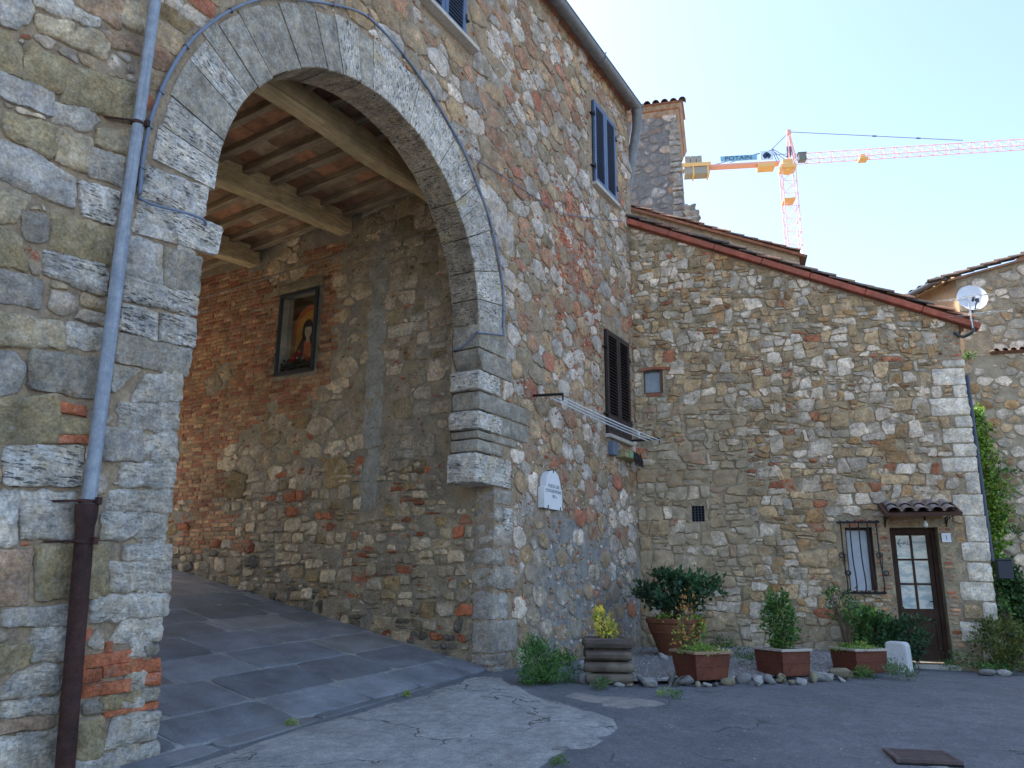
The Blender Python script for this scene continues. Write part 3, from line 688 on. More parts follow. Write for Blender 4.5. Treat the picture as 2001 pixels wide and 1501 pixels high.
# ---- shuttered windows
PAINT = {'blue': plain('blue_paint', (.075, .115, .2), .45, var=.2), 'brown': plain('brown_paint', (.04, .029, .03), .4, var=.25)}
MDARK = plain('dark_interior', (.012, .012, .012), .9); MSILL = rough_mat('sill_stone', (.5, .46, .4), .15, 8, .004)
MIRON = plain('black_iron', (.028, .027, .03), .55, .3, .3, 20)
for (x0, x1, z0, z1, k) in WIN:
    m = MB(); m.bx(x0, x1, -.004, .02, z0, z1); wn = m.build('window', MDARK, gate)
    if k == 'brown': wn['label'] = 'window with closed brown shutters beside the corner'
    mid = (x0+x1)/2; yo = -.06
    for s, (a, b) in enumerate(((x0, mid-.006), (mid+.006, x1))):
        m = MB(); fr = .075
        m.bx(a, a+fr, yo, yo+.042, z0, z1); m.bx(b-fr, b, yo, yo+.042, z0, z1); m.bx(a+fr, b-fr, yo+.002, yo+.04, z1-.09, z1)
        lo = .34 if k == 'brown' else .1
        m.bx(a+fr, b-fr, yo+.002, yo+.04, z0, z0+lo)
        if k == 'brown': m.bx(a+fr+.05, b-fr-.05, yo-.006, yo+.002, z0+.08, z0+lo-.06)
        zz = z0+lo+.03
        while zz < z1-.11:
            m.box(((a+b)/2, yo+.021, zz), ((b-a)/2-fr, .026, .005), [(1, 0, 0), (0, .74, .67), (0, -.67, .74)]); zz += .056
        m.build('shutter', PAINT[k], wn)
        for hz in (.18, .82):
            m = MB(); xx = a if s == 0 else b; m.tube([(xx, yo-.004, z0+(z1-z0)*hz-.05), (xx, yo-.004, z0+(z1-z0)*hz+.05)], .014); m.bx(min(xx, xx+(-.09 if s == 0 else .09)), max(xx, xx+(-.09 if s == 0 else .09)), yo, yo+.06, z0+(z1-z0)*hz-.012, z0+(z1-z0)*hz+.012); m.build('hinge', MIRON, wn)
    m = MB()
    if k == 'blue' and x0 < 5: m.bx(2.55, 3.96, -.14, .1, z0-.075, z0-.012)
    else: m.bx(x0-.04, x1+.04, -.1, .1, z0-.075, z0-.012)
    m.build('sill', MSILL, wn, bevel=.006)
# ================================================================ fixtures on the gate house
s = NT('galvanised_steel'); a = s.noise(1, 6, .65, s.scale(s.tc.outputs['Object'], (60, 60, 1.3))); b = s.noise(14, 6, .7); c = s.mix(s.mr(b, .35, .65), (.215, .25, .305), (.33, .37, .42)); c = s.mulv(c, s.mr(a, .3, .7, .75, 1.2)); c = s.mix(s.mr(a, .6, .7, 0, .35), c, (.3, .22, .15)); c = s.mix(s.mr(s.noise(3, 6, .75), .6, .7, 0, .4), c, (.42, .43, .43)); MGALV = s.out(c, b, .0015, .4, .5); MRUST = rough_mat('rusty_iron', (.05, .026, .024), .5, 7, .002, (.12, .05, .03), 60, .75, .35)
MZINC = plain('grey_zinc', (.17, .175, .18), .5, .4, .25, 9)
dp = empty('drain_pipe', tuple(pm(130, 1480, -.14)), 0, 'blue grey galvanised drain pipe with rusty lower end beside the arch', 'drain pipe'); dp.location = (0, 0, 0)
P = [pm(312, -60, -.13), pm(240, 460, -.13)]; m = MB(); m.tube(P, .043, 20, col=(1, 1, 1)); m.tube([P[1]+np.array([0, 0, .005]), pm(171, 1000, -.13)], .048, 20); m.tube([pm(241, 452, -.13), pm(240, 463, -.13)], .05, 20); m.build('upper_pipe', MGALV, dp, True, angle=50)
q0, q1 = pm(170, 985, -.13), pm(122, 1560, -.13); m = MB(); ax = (q1-q0)/np.linalg.norm(q1-q0)
m.tube([q0, q0+ax*.03, q0+ax*.1, q0+ax*.16, q1], [.075, .075, .072, .06, .06], 20); m.build('lower_pipe', MRUST, dp, True, angle=40)
for (px, py, r) in ((268, 241, .047), (160, 1058, .064), (169, 980, .055)):
    c = pm(px, py, -.13); m = MB(); m.tube([c+np.array([0, 0, -.012]), c+np.array([0, 0, .012])], r, 18); m.tube([c+np.array([-.19, .12, -.01]), c+np.array([-r, -.01, 0]), c+np.array([.05, -r*.9, 0]), c+np.array([r+.03, 0, 0])], .009, 6); m.bx(c[0]+.03, c[0]+.06, c[1]-r-.03, c[1]-r+.01, c[2]-.02, c[2]+.03); m.build('clamp', MRUST, dp)
MCAB = plain('grey_cable', (.17, .21, .29), .45, 0, .15)
cb = empty('electric_cable', (0, 0, 0), 0, 'grey cable clipped round the outer edge of the arch ring', 'cable')
CPX = [(985, 655), (984, 640), (979, 570), (969, 502), (951, 430), (934, 367), (906, 294), (875, 239), (841, 180), (789, 107), (730, 42), (685, 17), (609, 2), (529, 2), (454, 28), (380, 80), (335, 150), (300, 215), (287, 262), (276, 330), (272, 380)]
CP = []
for i, p in enumerate(CPX):
    q = pm(*p, -.035)
    if 1 < i < 18:
        d = q-np.array([AC[0], -.035, AC[1]]); rr = np.hypot(d[0], d[2]); q = np.array([AC[0], -.035, AC[1]])+d/rr*max(rr, RO+.015+.01*math.sin(i*2.1))
    CP.append(q)
def smooth(P, k=4):
    P = [np.array(p, float) for p in P]; out = []
    for i in range(len(P)-1):
        a, b, c, d = P[max(i-1, 0)], P[i], P[i+1], P[min(i+2, len(P)-1)]
        for j in range(k):
            t = j/k; out.append(.5*((2*b)+(-a+c)*t+(2*a-5*b+4*c-d)*t*t+(-a+3*b-3*c+d)*t**3))
    out.append(P[-1]); return out
m = MB(); S = smooth(CP); m.tube(S, .013, 8); m.tube([p+np.array([.015, -.002, .012]) for p in S], .008, 6); m.build('cable', MCAB, cb, True)
m = MB(); m.tube(smooth([pm(985, 655, -.05), pm(958, 652, -.05), pm(936, 650, -.05), (4.22, .0, pm(934, 650, -.02)[2]), (4.225, .2, 4.36), (4.225, .4, 4.33)]), .012, 8); m.build('cable_end', MCAB, cb, True)
m = MB(); m.tube(smooth([pm(270, 385, -.06), pm(300, 400, -.07), pm(360, 415, -.08), pm(398, 430, -.09), (-.0, .05, 4.25)]), .012, 8); m.build('cable_end', MCAB, cb, True)
for i in range(6, len(S)-2, 5):
    m = MB(); t = S[i+1]-S[i]; t = t/np.linalg.norm(t); m.box(S[i]+np.array([.01, 0, .008]), (.006, .018, .026), [t, (0, 1, 0), np.cross(t, (0, 1, 0))]); m.build('clip', MZINC, cb)
wc = MB(); wc.tube(smooth([pxp(330, 600, 4.68), pxp(390, 583, 4.68), pxp(480, 557, 4.68), pxp(560, 530, 4.68), pxp(620, 512, 4.68), pxp(700, 485, 4.68), pxp(800, 463, 4.66), pxp(850, 457, 4.65), (4.3, .5, 6.25), (4.0, .3, 6.0)]), .011, 6)
tag(wc.build('wall_cable', plain('pale_cable', (.22, .2, .16), .6), None, True), 'thin pale cable looped along the passage wall above the shrine', 'cable')
wc = MB(); wc.tube(smooth([pm(928, 310, -.04), pm(985, 345, -.05), pm(1050, 388, -.05), pm(1095, 415, -.06), pm(1150, 425, -.04), pm(1215, 432, -.03)]), .007, 5)
tag(wc.build('thin_wire', MCAB, None, True), 'thin sagging wire across the rubble between arch and blue shutters', 'wire')
# gutter and its slanting end pipe
gt = empty('rain_gutter', (0, 0, 0), 0, 'grey metal rain gutter along the eave with slanted down pipe at the corner', 'gutter')
m = MB(); gy, gz, gr = -.21, HT+.0, .12; V = []; F = []; n = 12
for x in (-9.2, 9.92):
    for j in range(n+1):
        a = math.pi*j/n; V.append((x, gy-gr*math.cos(a), gz+.03-gr*math.sin(a)))
F = [(j, j+1, n+2+j, n+1+j) for j in range(n)]+[tuple(range(n+1)), tuple(range(n+1, 2*n+2))]
m.add(V, F); m.tube([(-9.2, gy-gr, gz+.035), (9.92, gy-gr, gz+.035)], .014, 8); m.build('trough', MZINC, gt, True, angle=40)
for x in np.arange(.4, 10, 1.9):
    m = MB(); m.tube([(x, gy-(gr+.006)*math.cos(math.pi*j/12), gz+.03-(gr+.006)*math.sin(math.pi*j/12)) for j in range(13)]+[(x, gy-gr-.02, gz+.09)], .013, 6); m.build('bracket', MZINC, gt)
m = MB(); m.tube([(9.84, gy, gz-.03), (9.9, gy+.01, gz-.16), (9.95, gy+.05, gz-.4), (9.99, -.02, 10.0), (9.97, .12, 9.2), (9.95, .2, 8.7)], [.115, .11, .105, .1, .095, .09], 16); m.build('down_pipe', MZINC, gt, True, angle=50)
# marble plaque
MMARB = plain('white_marble', (.72, .74, .76), .35, 0, .06, 5); MLET = plain('grey_lettering', (.2, .22, .26), .7)
pq = empty('marble_plaque', (6.2, -.04, 2.38), 0, 'small white marble plaque with rounded head and lettering on the rubble wall', 'plaque')
out = [(-.33, 0), (.33, 0), (.33, .33), (.275, .35)]+[(.275*math.cos(a), .36+.27*math.sin(a)) for a in np.linspace(.08, math.pi-.08, 14)]+[(-.275, .35), (-.33, .33)]
m = MB(); nn = len(out); m.add([(x, -.06, z) for x, z in out]+[(x, .05, z) for x, z in out], [tuple(range(nn)), tuple(range(2*nn-1, nn-1, -1))]+[(i, (i+1) % nn, nn+(i+1) % nn, nn+i) for i in range(nn)]); m.build('slab', MMARB, pq, bevel=.006)
def text(body, size, loc, rot, mat, parent, name='lettering', ext=.001, sx=1.0):
    c = bpy.data.curves.new(name, 'FONT'); c.body = body; c.size = size; c.extrude = ext; c.align_x = 'CENTER'; c.align_y = 'CENTER'
    t = bpy.data.objects.new('t', c); COL.objects.link(t); dg = bpy.context.evaluated_depsgraph_get(); me = bpy.data.meshes.new_from_object(t.evaluated_get(dg)); bpy.data.objects.remove(t)
    me.materials.clear(); me.materials.append(mat); o = bpy.data.objects.new(name, me); COL.objects.link(o); o.parent = parent; o.location = loc; o.rotation_euler = rot; o.scale = (sx, 1, 1); return o
for s_, sz, zz, xx in (('PORTA DEL', .082, .365, .03), ('PORTAROMANO', .078, .285, .02), ('XIV s.', .075, .2, .05), ("'", .09, .23, -.27)):
    text(s_, sz, (xx, -.0625, zz), (R(90), 0, 0), MLET, pq)
for (x, z) in ((0, .615), (-.2, .012), (.26, .012)):
    m = MB(); m.bx(x-.008, x+.008, -.07, .05, z-.02, z+.035); m.build('clip', MIRON, pq)
pq.scale = (.84, 1, .88)
# clothes line
MPLAS = plain('white_plastic_line', (.62, .66, .68), .4)
cl = empty('clothes_line', (0, 0, 0), 0, 'white clothes lines stretched between two black iron arms under the brown shutters', 'clothes line')
a0, a1 = np.array([5.74, 0, 3.98]), pm(1100, 770, -.55); e0 = np.array(fw_pt(.28, 4.07, 0)); e1 = np.array(fw_pt(.25, 4.02, .45))
e1 = onp(1288, 857, (0, -.55, 0), (0, 1, 0)); e0 = e1+np.array([.0, .62, .02])
for (p, q) in ((a0, a1), (np.array([e1[0]-.02, .0, e1[2]]), e1)):
    m = MB(); m.tube([p, q], .02, 8); m.tube([q, q-np.array([0, 0, .09])], .014, 6); m.build('bracket', MIRON, cl)
for f in (.0, .34, .68):
    p = a1+(a0-a1)*f*.55-np.array([0, 0, .05]); q = e1+np.array([0, .55*f*.55, -.03]); m = MB(); m.tube([p+(q-p)*t-np.array([0, 0, .08*t*(1-t)]) for t in np.linspace(0, 1, 9)], .011, 6); m.build('line', MPLAS, cl)
m = MB(); t = .74; p = a1+(e1-a1)*t; m.box(p-np.array([0, 0, .08]), (.03, .012, .035)); m.build('peg', MPLAS, cl)
# box and trough under the brown window
m = MB(); m.bx(8.42, 8.64, -.12, .02, 3.5, 3.74); ob = m.build('meter_box', plain('grey_plastic_box', (.13, .16, .22), .5), None, bevel=.01); tag(ob, 'small grey box fixed under the sill of the brown shutters', 'box')
ob = empty('window_box', (8.75, 0, 3.5), 0, 'narrow yellow window trough with dark dried plants under the sill', 'window box')
m = MB(); m.bx(0, .68, -.2, -.01, 0, .1); m.bx(-.01, .69, -.215, 0, .1, .125); m.build('trough', plain('yellow_paint', (.34, .29, .15), .6, 0, .3), ob, bevel=.006)
m = MB()
for i in range(40): x = random.uniform(.32, .66); m.tube([(x, random.uniform(-.24, -.2), random.uniform(.08, .14)), (x+random.uniform(-.05, .05), -.26, random.uniform(-.12, .0))], .012, 4)
m.build('dried_plants', plain('dried_leaf', (.03, .02, .02), .9), ob)
m = MB(); m.bx(.16, .34, -.222, -.2, .01, .12); m.build('label_patch', plain('green_patch', (.2, .34, .2), .6), ob)
# ---- shrine in the passage
sh = empty('shrine', (4.7, 0, 0), 0, 'glazed wall shrine with a painted woman in a dark mantle, set in brick', 'shrine'); sh.location = (0, 0, 0)
y0, y1, z0, z1 = 3.36, 4.16, 4.57, 5.92; xr = 4.86
MNICHE = rough_mat('niche_plaster', (.3, .28, .21), .2, 6, .004)
m = MB()
m.quad((xr, y0, z0), (xr, y1, z0), (xr, y1, z1), (xr, y0, z1)); m.quad((4.7, y1, z0), (xr, y1, z0), (xr, y1, z1), (4.7, y1, z1)); m.quad((4.7, y0, z0), (xr, y0, z0), (xr, y0, z1), (4.7, y0, z1)); m.quad((4.7, y0, z0), (xr, y0, z0), (xr, y1, z0), (4.7, y1, z0)); m.quad((4.7, y0, z1), (xr, y0, z1), (xr, y1, z1), (4.7, y1, z1))
m.build('niche', MNICHE, sh)
m = MB(); fx = 4.655
for (a, b, c, d) in ((y0-.02, y0+.03, z0-.02, z1+.02), (y1-.03, y1+.02, z0-.02, z1+.02), (y0, y1, z0-.02, z0+.035), (y0, y1, z1-.035, z1+.02)): m.bx(fx, fx+.05, a, b, c, d)
m.build('frame', plain('dark_frame', (.035, .04, .042), .4), sh, bevel=.004)
block_m = MB(); block(block_m, (4.72, (y0+y1)/2+.0, z1+.12), (.06, .5, .085), r=.02, col=(.26, .22, .14), par=(.2, .1, .2)); block_m.build('lintel', MSP, sh, True)
# generic painted figure: flat panel, pieces 2 mm apart
pt = MB(); px_ = xr-.012; cyy, czz = 3.66, 5.0
def pl(pts, k, col): pt.add([(px_-.002*k, y, z) for y, z in pts], [tuple(range(len(pts)))], col=tuple(min(.8, c*1.05) for c in col))
def ell(cy, cz, ry, rz, a0=0, a1=360, n=28): return [(cy+ry*math.cos(R(a0+(a1-a0)*i/n)), cz+rz*math.sin(R(a0+(a1-a0)*i/n))) for i in range(n+(a1-a0 < 360))]
pl([(y0+.01, z0+.02), (y1-.12, z0+.02), (y1-.12, z1-.08), (y0+.01, z1-.08)], 0, (.16, .1, .04))
pl([(y0+.01, z1-.4), (y1-.12, z1-.4), (y1-.12, z1-.02), (y0+.01, z1-.02)], .5, (.025, .02, .012))
pl(ell(cyy-.02, 5.28, .36, .46, 0, 180), 1, (.35, .09, .03)); pl(ell(cyy-.02, 5.27, .29, .37, 0, 180), 2, (.4, .2, .04)); pl([(cyy-.3, 4.85), (cyy+.27, 4.85), (cyy+.27, 5.28), (cyy-.3, 5.28)], 2, (.36, .18, .04))
pl(ell(cyy+.02, 5.3, .12, .2), 3, (.012, .012, .018))
pl([(cyy+.33, 4.62), (cyy+.32, 4.85), (cyy+.22, 5.05), (cyy+.13, 5.2), (cyy-.06, 5.2), (cyy-.12, 5.08), (cyy-.16, 4.9), (cyy-.1, 4.62)], 3, (.014, .014, .022))
pl([(cyy+.08, 4.7), (cyy+.08, 5.12), (cyy-.05, 5.14), (cyy-.1, 5.0), (cyy-.06, 4.7)], 4, (.42, .1, .055)); pl([(cyy-.1, 4.75), (cyy-.02, 4.98), (cyy-.15, 5.0), (cyy-.2, 4.8)], 4.5, (.4, .22, .05))
pl(ell(cyy, 5.29, .075, .12), 5, (.4, .34, .24)); pl([(cyy-.04, 5.1), (cyy+.04, 5.1), (cyy+.035, 5.2), (cyy-.035, 5.2)], 4.8, (.36, .3, .21)); pl(ell(cyy, 5.36, .08, .07, 0, 180), 6, (.02, .018, .02))
for dy in (-.03, .025): pl(ell(cyy+dy, 5.3, .012, .006), 6, (.04, .03, .03))
pl([(cyy-.012, 5.23), (cyy+.012, 5.23), (cyy, 5.245)], 6, (.2, .06, .05))
pt.build('painting', attr_mat('painted_panel', .5, .2, 12, .001), sh)
g = NT('shrine_glass'); tpn = g.n('ShaderNodeBsdfTransparent'); gln = g.n('ShaderNodeBsdfGlossy', i_Roughness=.03); mxn = g.n('ShaderNodeMixShader', i_0=g.math('MULTIPLY', g.n('ShaderNodeFresnel').outputs[0], .12)); g.t.links.new(tpn.outputs[0], mxn.inputs[1]); g.t.links.new(gln.outputs[0], mxn.inputs[2]); g.t.links.new(mxn.outputs[0], g.t.nodes['Material Output'].inputs['Surface']); m = MB(); m.quad((4.68, y0+.02, z0+.02), (4.68, y1-.02, z0+.02), (4.68, y1-.02, z1-.02), (4.68, y0+.02, z1-.02)); m.build('glass', g.m, sh)
fl = empty('artificial_flowers', (0, 0, 0), 0, 'red flowers with dark leaves standing inside the shrine', 'flowers')
MLEAF = None
# ================================================================ ground
MSOIL = rough_mat('dry_soil', (.2, .16, .11), .3, 2, .03, (.12, .13, .06), 20)
def sheet(name, xs, ys, dz, mat, keep=None, kind='structure'):
    m = MB(); nx, ny = len(xs), len(ys); V = [(x, y, G(x, y)+dz) for y in ys for x in xs]
    F = [(j*nx+i, j*nx+i+1, (j+1)*nx+i+1, (j+1)*nx+i) for j in range(ny-1) for i in range(nx-1)]
    m.add(V, F); return tag(m.build(name, mat, None, True), kind=kind)
far_ = [-400, -200, -100, -60, -40, -28, -20, -14, -10, -8, -6, -5]
xs = far_+list(np.arange(-4, 14.1, .5))+[15, 16, 18, 20, 24, 30, 40, 60, 100, 200, 400]
ys = [-400, -200, -100, -60, -40, -28, -20, -14, -10, -8]+list(np.arange(-7, 10.1, .5))+[12, 15, 20, 30, 50, 100, 200, 400]
sheet('ground', xs, ys, -.06, MSOIL)
s = NT('asphalt'); a = s.noise(1.3, 7, .7); b = s.noise(140, 3, .7); c_ = s.noise(26, 5, .7); v = s.voro(110)
c = s.mix(s.mr(a, .35, .65), (.155, .165, .184), (.21, .218, .232)); c = s.mulv(c, s.mr(b, .3, .7, .5, 1.5)); c = s.mulv(c, s.mr(c_, .3, .7, .8, 1.2))
c = s.mix(s.mr(s.noise(.55, 6, .75, None, 1.2), .6, .68, 0, .45), c, (.17, .165, .155)); c = s.mix(s.mr(v, .0, .12, .6, 0), c, (.22, .215, .2))
cr = s.n('ShaderNodeTexVoronoi', i_Scale=.55, feature='DISTANCE_TO_EDGE', i_Vector=s.n('ShaderNodeVectorMath', operation='ADD', i_0=s.tc.outputs['Object'], i_1=s.scale(s.n('ShaderNodeTexNoise', i_Scale=2.2, i_Detail=6, i_Vector=s.tc.outputs['Object']).outputs['Color'], (.9, .9, .9))).outputs[0]).outputs['Distance']
crk = s.math('MULTIPLY', s.mr(cr, .003, .009, 1, 0), s.mr(s.noise(.7, 2), .56, .62))
c = s.mulv(c, s.mr(s.noise(5.5, 6, .72), .32, .68, .84, 1.16)); c = s.mix(s.mr(s.voro(46), .0, .1, .5, 0), c, (.3, .29, .27)); c = s.mix(s.math('MULTIPLY', crk, .5), c, (.05, .05, .05)); MASPH = s.out(c, s.math('SUBTRACT', s.math('ADD', b, s.math('MULTIPLY', c_, .5)), crk), .02, .9, .85)
sheet('bounce_ground', [-8, -4, -2, 0, 2, 4, 6, 9], [9.05, 10, 12, 15, 20], .02, rough_mat('pale_bounce_ground', (.55, .5, .42), .2, 3, .01))  # unseen pale ground added behind the gate to bounce sun into the passage
sheet('road', [-30, -20, -14, -10, -8, -6]+list(np.arange(-5, 14.1, .4))+[15, 16, 18, 20, 24, 30, 40], [-40, -28, -20, -14, -11, -9]+list(np.arange(-8, .45, .4)), 0.0, MASPH)
def inpoly(x, y, P):
    c = False; n = len(P)
    for i in range(n):
        (x0, y0), (x1, y1) = P[i], P[(i+1) % n]
        if (y0 > y) != (y1 > y) and x < (x1-x0)*(y-y0)/(y1-y0)+x0: c = not c
    return c
def patch(name, poly, dz, mat, edge=.012, step=.22, jit=.03, kind='structure', parent=None, zf=G):
    """a thin laid sheet with a ragged outline that follows the ground"""
    B = []
    for i in range(len(poly)):
        a, b = np.array(poly[i]), np.array(poly[(i+1) % len(poly)]); k = max(1, int(np.linalg.norm(b-a)/.12))
        for j in range(k): B.append(a+(b-a)*j/k+np.random.uniform(-jit, jit, 2))
    bm = bmesh.new(); vs = [bm.verts.new((p[0], p[1], 0)) for p in B]; f = bm.faces.new(vs)
    bmesh.ops.triangulate(bm, faces=[f])
    for _ in range(5):
        E_ = [e for e in bm.edges if e.calc_length() > step*2]
        if not E_: break
        bmesh.ops.subdivide_edges(bm, edges=E_, cuts=1); bmesh.ops.triangulate(bm, faces=bm.faces[:])
    for v_ in bm.verts: v_.co.z = zf(v_.co.x, v_.co.y)+dz-(.008+dz if v_.is_boundary else 0)
    bmesh.ops.recalc_face_normals(bm, faces=bm.faces[:])
    me = bpy.data.meshes.new(name); bm.to_mesh(me); bm.free(); me.materials.append(mat); me.polygons.foreach_set('use_smooth', [True]*len(me.polygons))
    o = bpy.data.objects.new(name, me); COL.objects.link(o); o.parent = parent; return tag(o, kind=kind)
s = NT('worn_concrete'); a = s.noise(2.2, 8, .72, None, .5); b = s.noise(90, 4, .7); d = s.noise(14, 6, .7)
c = s.mix(s.mr(a, .38, .62), (.31, .315, .31), (.47, .47, .455)); c = s.mulv(c, s.mr(b, .3, .7, .62, 1.35)); c = s.mulv(c, s.mr(d, .3, .7, .74, 1.22)); c = s.mix(s.mr(s.noise(3.4, 7, .78, s.scale(s.tc.outputs['Object'], (1, 2.2, 1)), .7), .56, .68, 0, .55), c, (.56, .555, .53)); c = s.mix(s.mr(s.noise(1.1, 5, .7), .55, .66, 0, .5), c, (.2, .19, .185))
cr = s.n('ShaderNodeTexVoronoi', i_Scale=.8, feature='DISTANCE_TO_EDGE', i_Vector=s.n('ShaderNodeVectorMath', operation='ADD', i_0=s.tc.outputs['Object'], i_1=s.scale(s.n('ShaderNodeTexNoise', i_Scale=2.6, i_Detail=6, i_Vector=s.tc.outputs['Object']).outputs['Color'], (.9, .9, .9))).outputs[0]).outputs['Distance']
crk = s.math('MULTIPLY', s.mr(cr, .003, .011, 1, 0), s.mr(s.noise(.9, 2), .46, .52))
c = s.mix(s.math('MULTIPLY', crk, .8), c, (.05, .05, .05)); MCONC = s.out(c, s.math('SUBTRACT', s.math('ADD', b, d), crk), .025, .8, .9)
AP = [(290, 1503), (370, 1490), (560, 1424), (700, 1388), (840, 1350), (938, 1313), (985, 1322), (1040, 1353), (1110, 1375), (1170, 1391), (1205, 1406), (1213, 1424), (1195, 1444), (1130, 1470), (1085, 1496), (1000, 1560), (700, 1700), (150, 1700)]
patch('concrete_apron', [tuple(gp(*p)[:2]) for p in AP], .022, MCONC)
patch('concrete_patch', [tuple(gp(*p)[:2]) for p in [(1090, 1486), (1110, 1478), (1140, 1482), (1175, 1497), (1200, 1530), (1040, 1560)]], .016, MCONC)
patch('slab_patch', [tuple(gp(*p)[:2]) for p in [(860, 1356), (925, 1339), (964, 1350), (895, 1376)]], .028, rough_mat('dark_slab', (.2, .2, .2), .25, 6, .01), jit=.012)
MSAND = rough_mat('spilled_sand', (.29, .27, .25), .3, 9, .03, (.2, .2, .2), 70)
patch('sand', [tuple(gp(*p)[:2]) for p in [(1045, 1349), (1100, 1348), (1160, 1353), (1240, 1361), (1330, 1370), (1362, 1374), (1300, 1383), (1262, 1384), (1215, 1391), (1160, 1384), (1110, 1371)]], .01, MSAND, jit=.07)
s = NT('paving_stone'); col = s.attr('Col').outputs['Color']; a = s.noise(3, 7, .7); b = s.noise(60, 4, .7)
c = s.mulv(s.mulv(col, s.mr(a, .3, .7, .65, 1.35)), s.mr(b, .3, .7, .8, 1.2)); c = s.mix(s.mr(s.noise(1.2, 5, .7), .55, .68, 0, .35), c, (.19, .17, .14)); MPAV = s.out(c, s.math('ADD', a, s.math('MULTIPLY', b, .5)), .012, .6, s.mr(a, .3, .7, .5, .75))
MJOINT = rough_mat('joint_mortar', (.3, .295, .275), .3, 9, .01)
pa_, pb_ = gp(335, 1496), gp(930, 1315); PL1 = (pb_[1]-pa_[1])/(pb_[0]-pa_[0]); PL0 = pa_[1]-PL1*pa_[0]-.03
GP = lambda u, v: .05+.0495*u+(.2*v if v > 0 else .03*v)
FG = lambda u, v, o: (u, v, GP(u, v)+o)
pv = MB(); V = []; F = []; xs_ = np.linspace(-.35, 4.85, 14); ys_ = np.concatenate((np.linspace(-1.1, 0, 8), np.linspace(.4, 9.6, 22)))
for y in ys_:
    for x in xs_: V.append((x, y, GP(x, y)+.008-(.1 if y < PL0+PL1*x+.16 else 0)))
pv.add(V, [(j*14+i, j*14+i+1, (j+1)*14+i+1, (j+1)*14+i) for j in range(29) for i in range(13)], mi=1)
y = -1.3; r = 0
while y < 9.2:
    h = random.uniform(.52, .74); h = -y if -.9 < y < -1e-6 else h; x = -.35-random.uniform(0, .7)
    while x < 4.75:
        l = random.uniform(.75, 1.35); q = [(max(x, -.33), y), (min(x+l, 4.78), y), (min(x+l, 4.78)+random.uniform(-.02, .02), y+h), (max(x, -.33), y+h)]; x += l
        if q[1][0]-q[0][0] < .15: continue
        q = clip(q, PL1, -1, -PL0)
        q = clip(q, -1, 0, .34)
        if len(q) < 3: continue
        put_stone(pv, q, FG, pick([(1, (.19, .215, .24)), (.7, (.178, .2, .224)), (.5, (.2, .218, .226)), (.2, (.208, .212, .212))]), h=random.uniform(.01, .019), gap=random.uniform(.004, .011), res=.14, rnd=1, jit=.004, bev=.008, swell=0)
    y += h
tag(pv.build('passage_paving', [MPAV, MJOINT], None, True, angle=14), kind='structure')
MDIRT = rough_mat('wall_foot_dirt', (.15, .135, .11), .45, 11, .03, (.21, .2, .18), 60, tf=.6)
def foot(name, P, wmin, wmax):
    L_ = []; R_ = []
    for i in range(len(P)-1):
        a, b = np.array(P[i]), np.array(P[i+1]); d = (b-a)/np.linalg.norm(b-a); n_ = np.array([d[1], -d[0]]); k = max(2, int(np.linalg.norm(b-a)/.2))
        for j in range(k): p = a+(b-a)*j/k; L_.append(p-n_*.03); R_.append(p+n_*random.uniform(wmin, wmax))
    patch(name, [tuple(p) for p in L_]+[tuple(p) for p in R_[::-1]], .028, MDIRT, jit=.012)
foot('dirt', [(4.8, -.02), (6.0, -.02), (7.4, -.02), (8.6, -.02)], .05, .2)
foot('dirt', [(-3.5, -.02), (-1.5, -.02), (-.12, -.02)], .04, .14)
foot('dirt', [fw_pt(4.9, 0, .02)[:2], fw_pt(5.7, 0, .02)[:2]], .05, .2)
# gravel bed behind the border stones
BORD = [gp(*p)[:2] for p in [(1150, 1338), (1245, 1338), (1361, 1338), (1450, 1332), (1550, 1325), (1660, 1319), (1745, 1314)]]
WALL = [(8.0, 0.02), (9.72, .02)]+[fw_pt(u, 0)[:2] for u in (.9, 1.8, 2.6, 3.4, 4.15)]
BZ = [G(*p)+.04 for p in BORD]; WZ = [.24, .27, .3, .33, .33, .28, .17]
MGRAV = rough_mat('grey_gravel', (.27, .27, .265), .4, 24, .06, (.19, .2, .18), 110)
m = MB(); V = []; n = 14
for i in range(7):
    for j in range(n+1):
        t = j/n; a = np.array(BORD[i]); b = np.array(WALL[i]); p = a+(b-a)*t; V.append((p[0], p[1], BZ[i]+(WZ[i]-BZ[i])*min(1, t*1.6)))
m.add(V, [(i*(n+1)+j, (i+1)*(n+1)+j, (i+1)*(n+1)+j+1, i*(n+1)+j+1) for i in range(6) for j in range(n)])
def bedpt(s_, t):
    i = min(5, int(s_*6)); f = s_*6-i; a = np.array(BORD[i])*(1-f)+np.array(BORD[i+1])*f; b = np.array(WALL[i])*(1-f)+np.array(WALL[i+1])*f
    z = (BZ[i]*(1-f)+BZ[i+1]*f)+((WZ[i]-BZ[i])*(1-f)+(WZ[i+1]-BZ[i+1])*f)*min(1, t*1.6); p = a+(b-a)*t; return p[0], p[1], z
tag(m.build('gravel_bed', MGRAV, None, True), kind='structure')
m = MB(); oct_ = [(1, 0, 0), (-1, 0, 0), (0, 1, 0), (0, -1, 0), (0, 0, 1), (0, 0, -1)]; of = [(0, 2, 4), (2, 1, 4), (1, 3, 4), (3, 0, 4), (2, 0, 5), (1, 2, 5), (3, 1, 5), (0, 3, 5)]
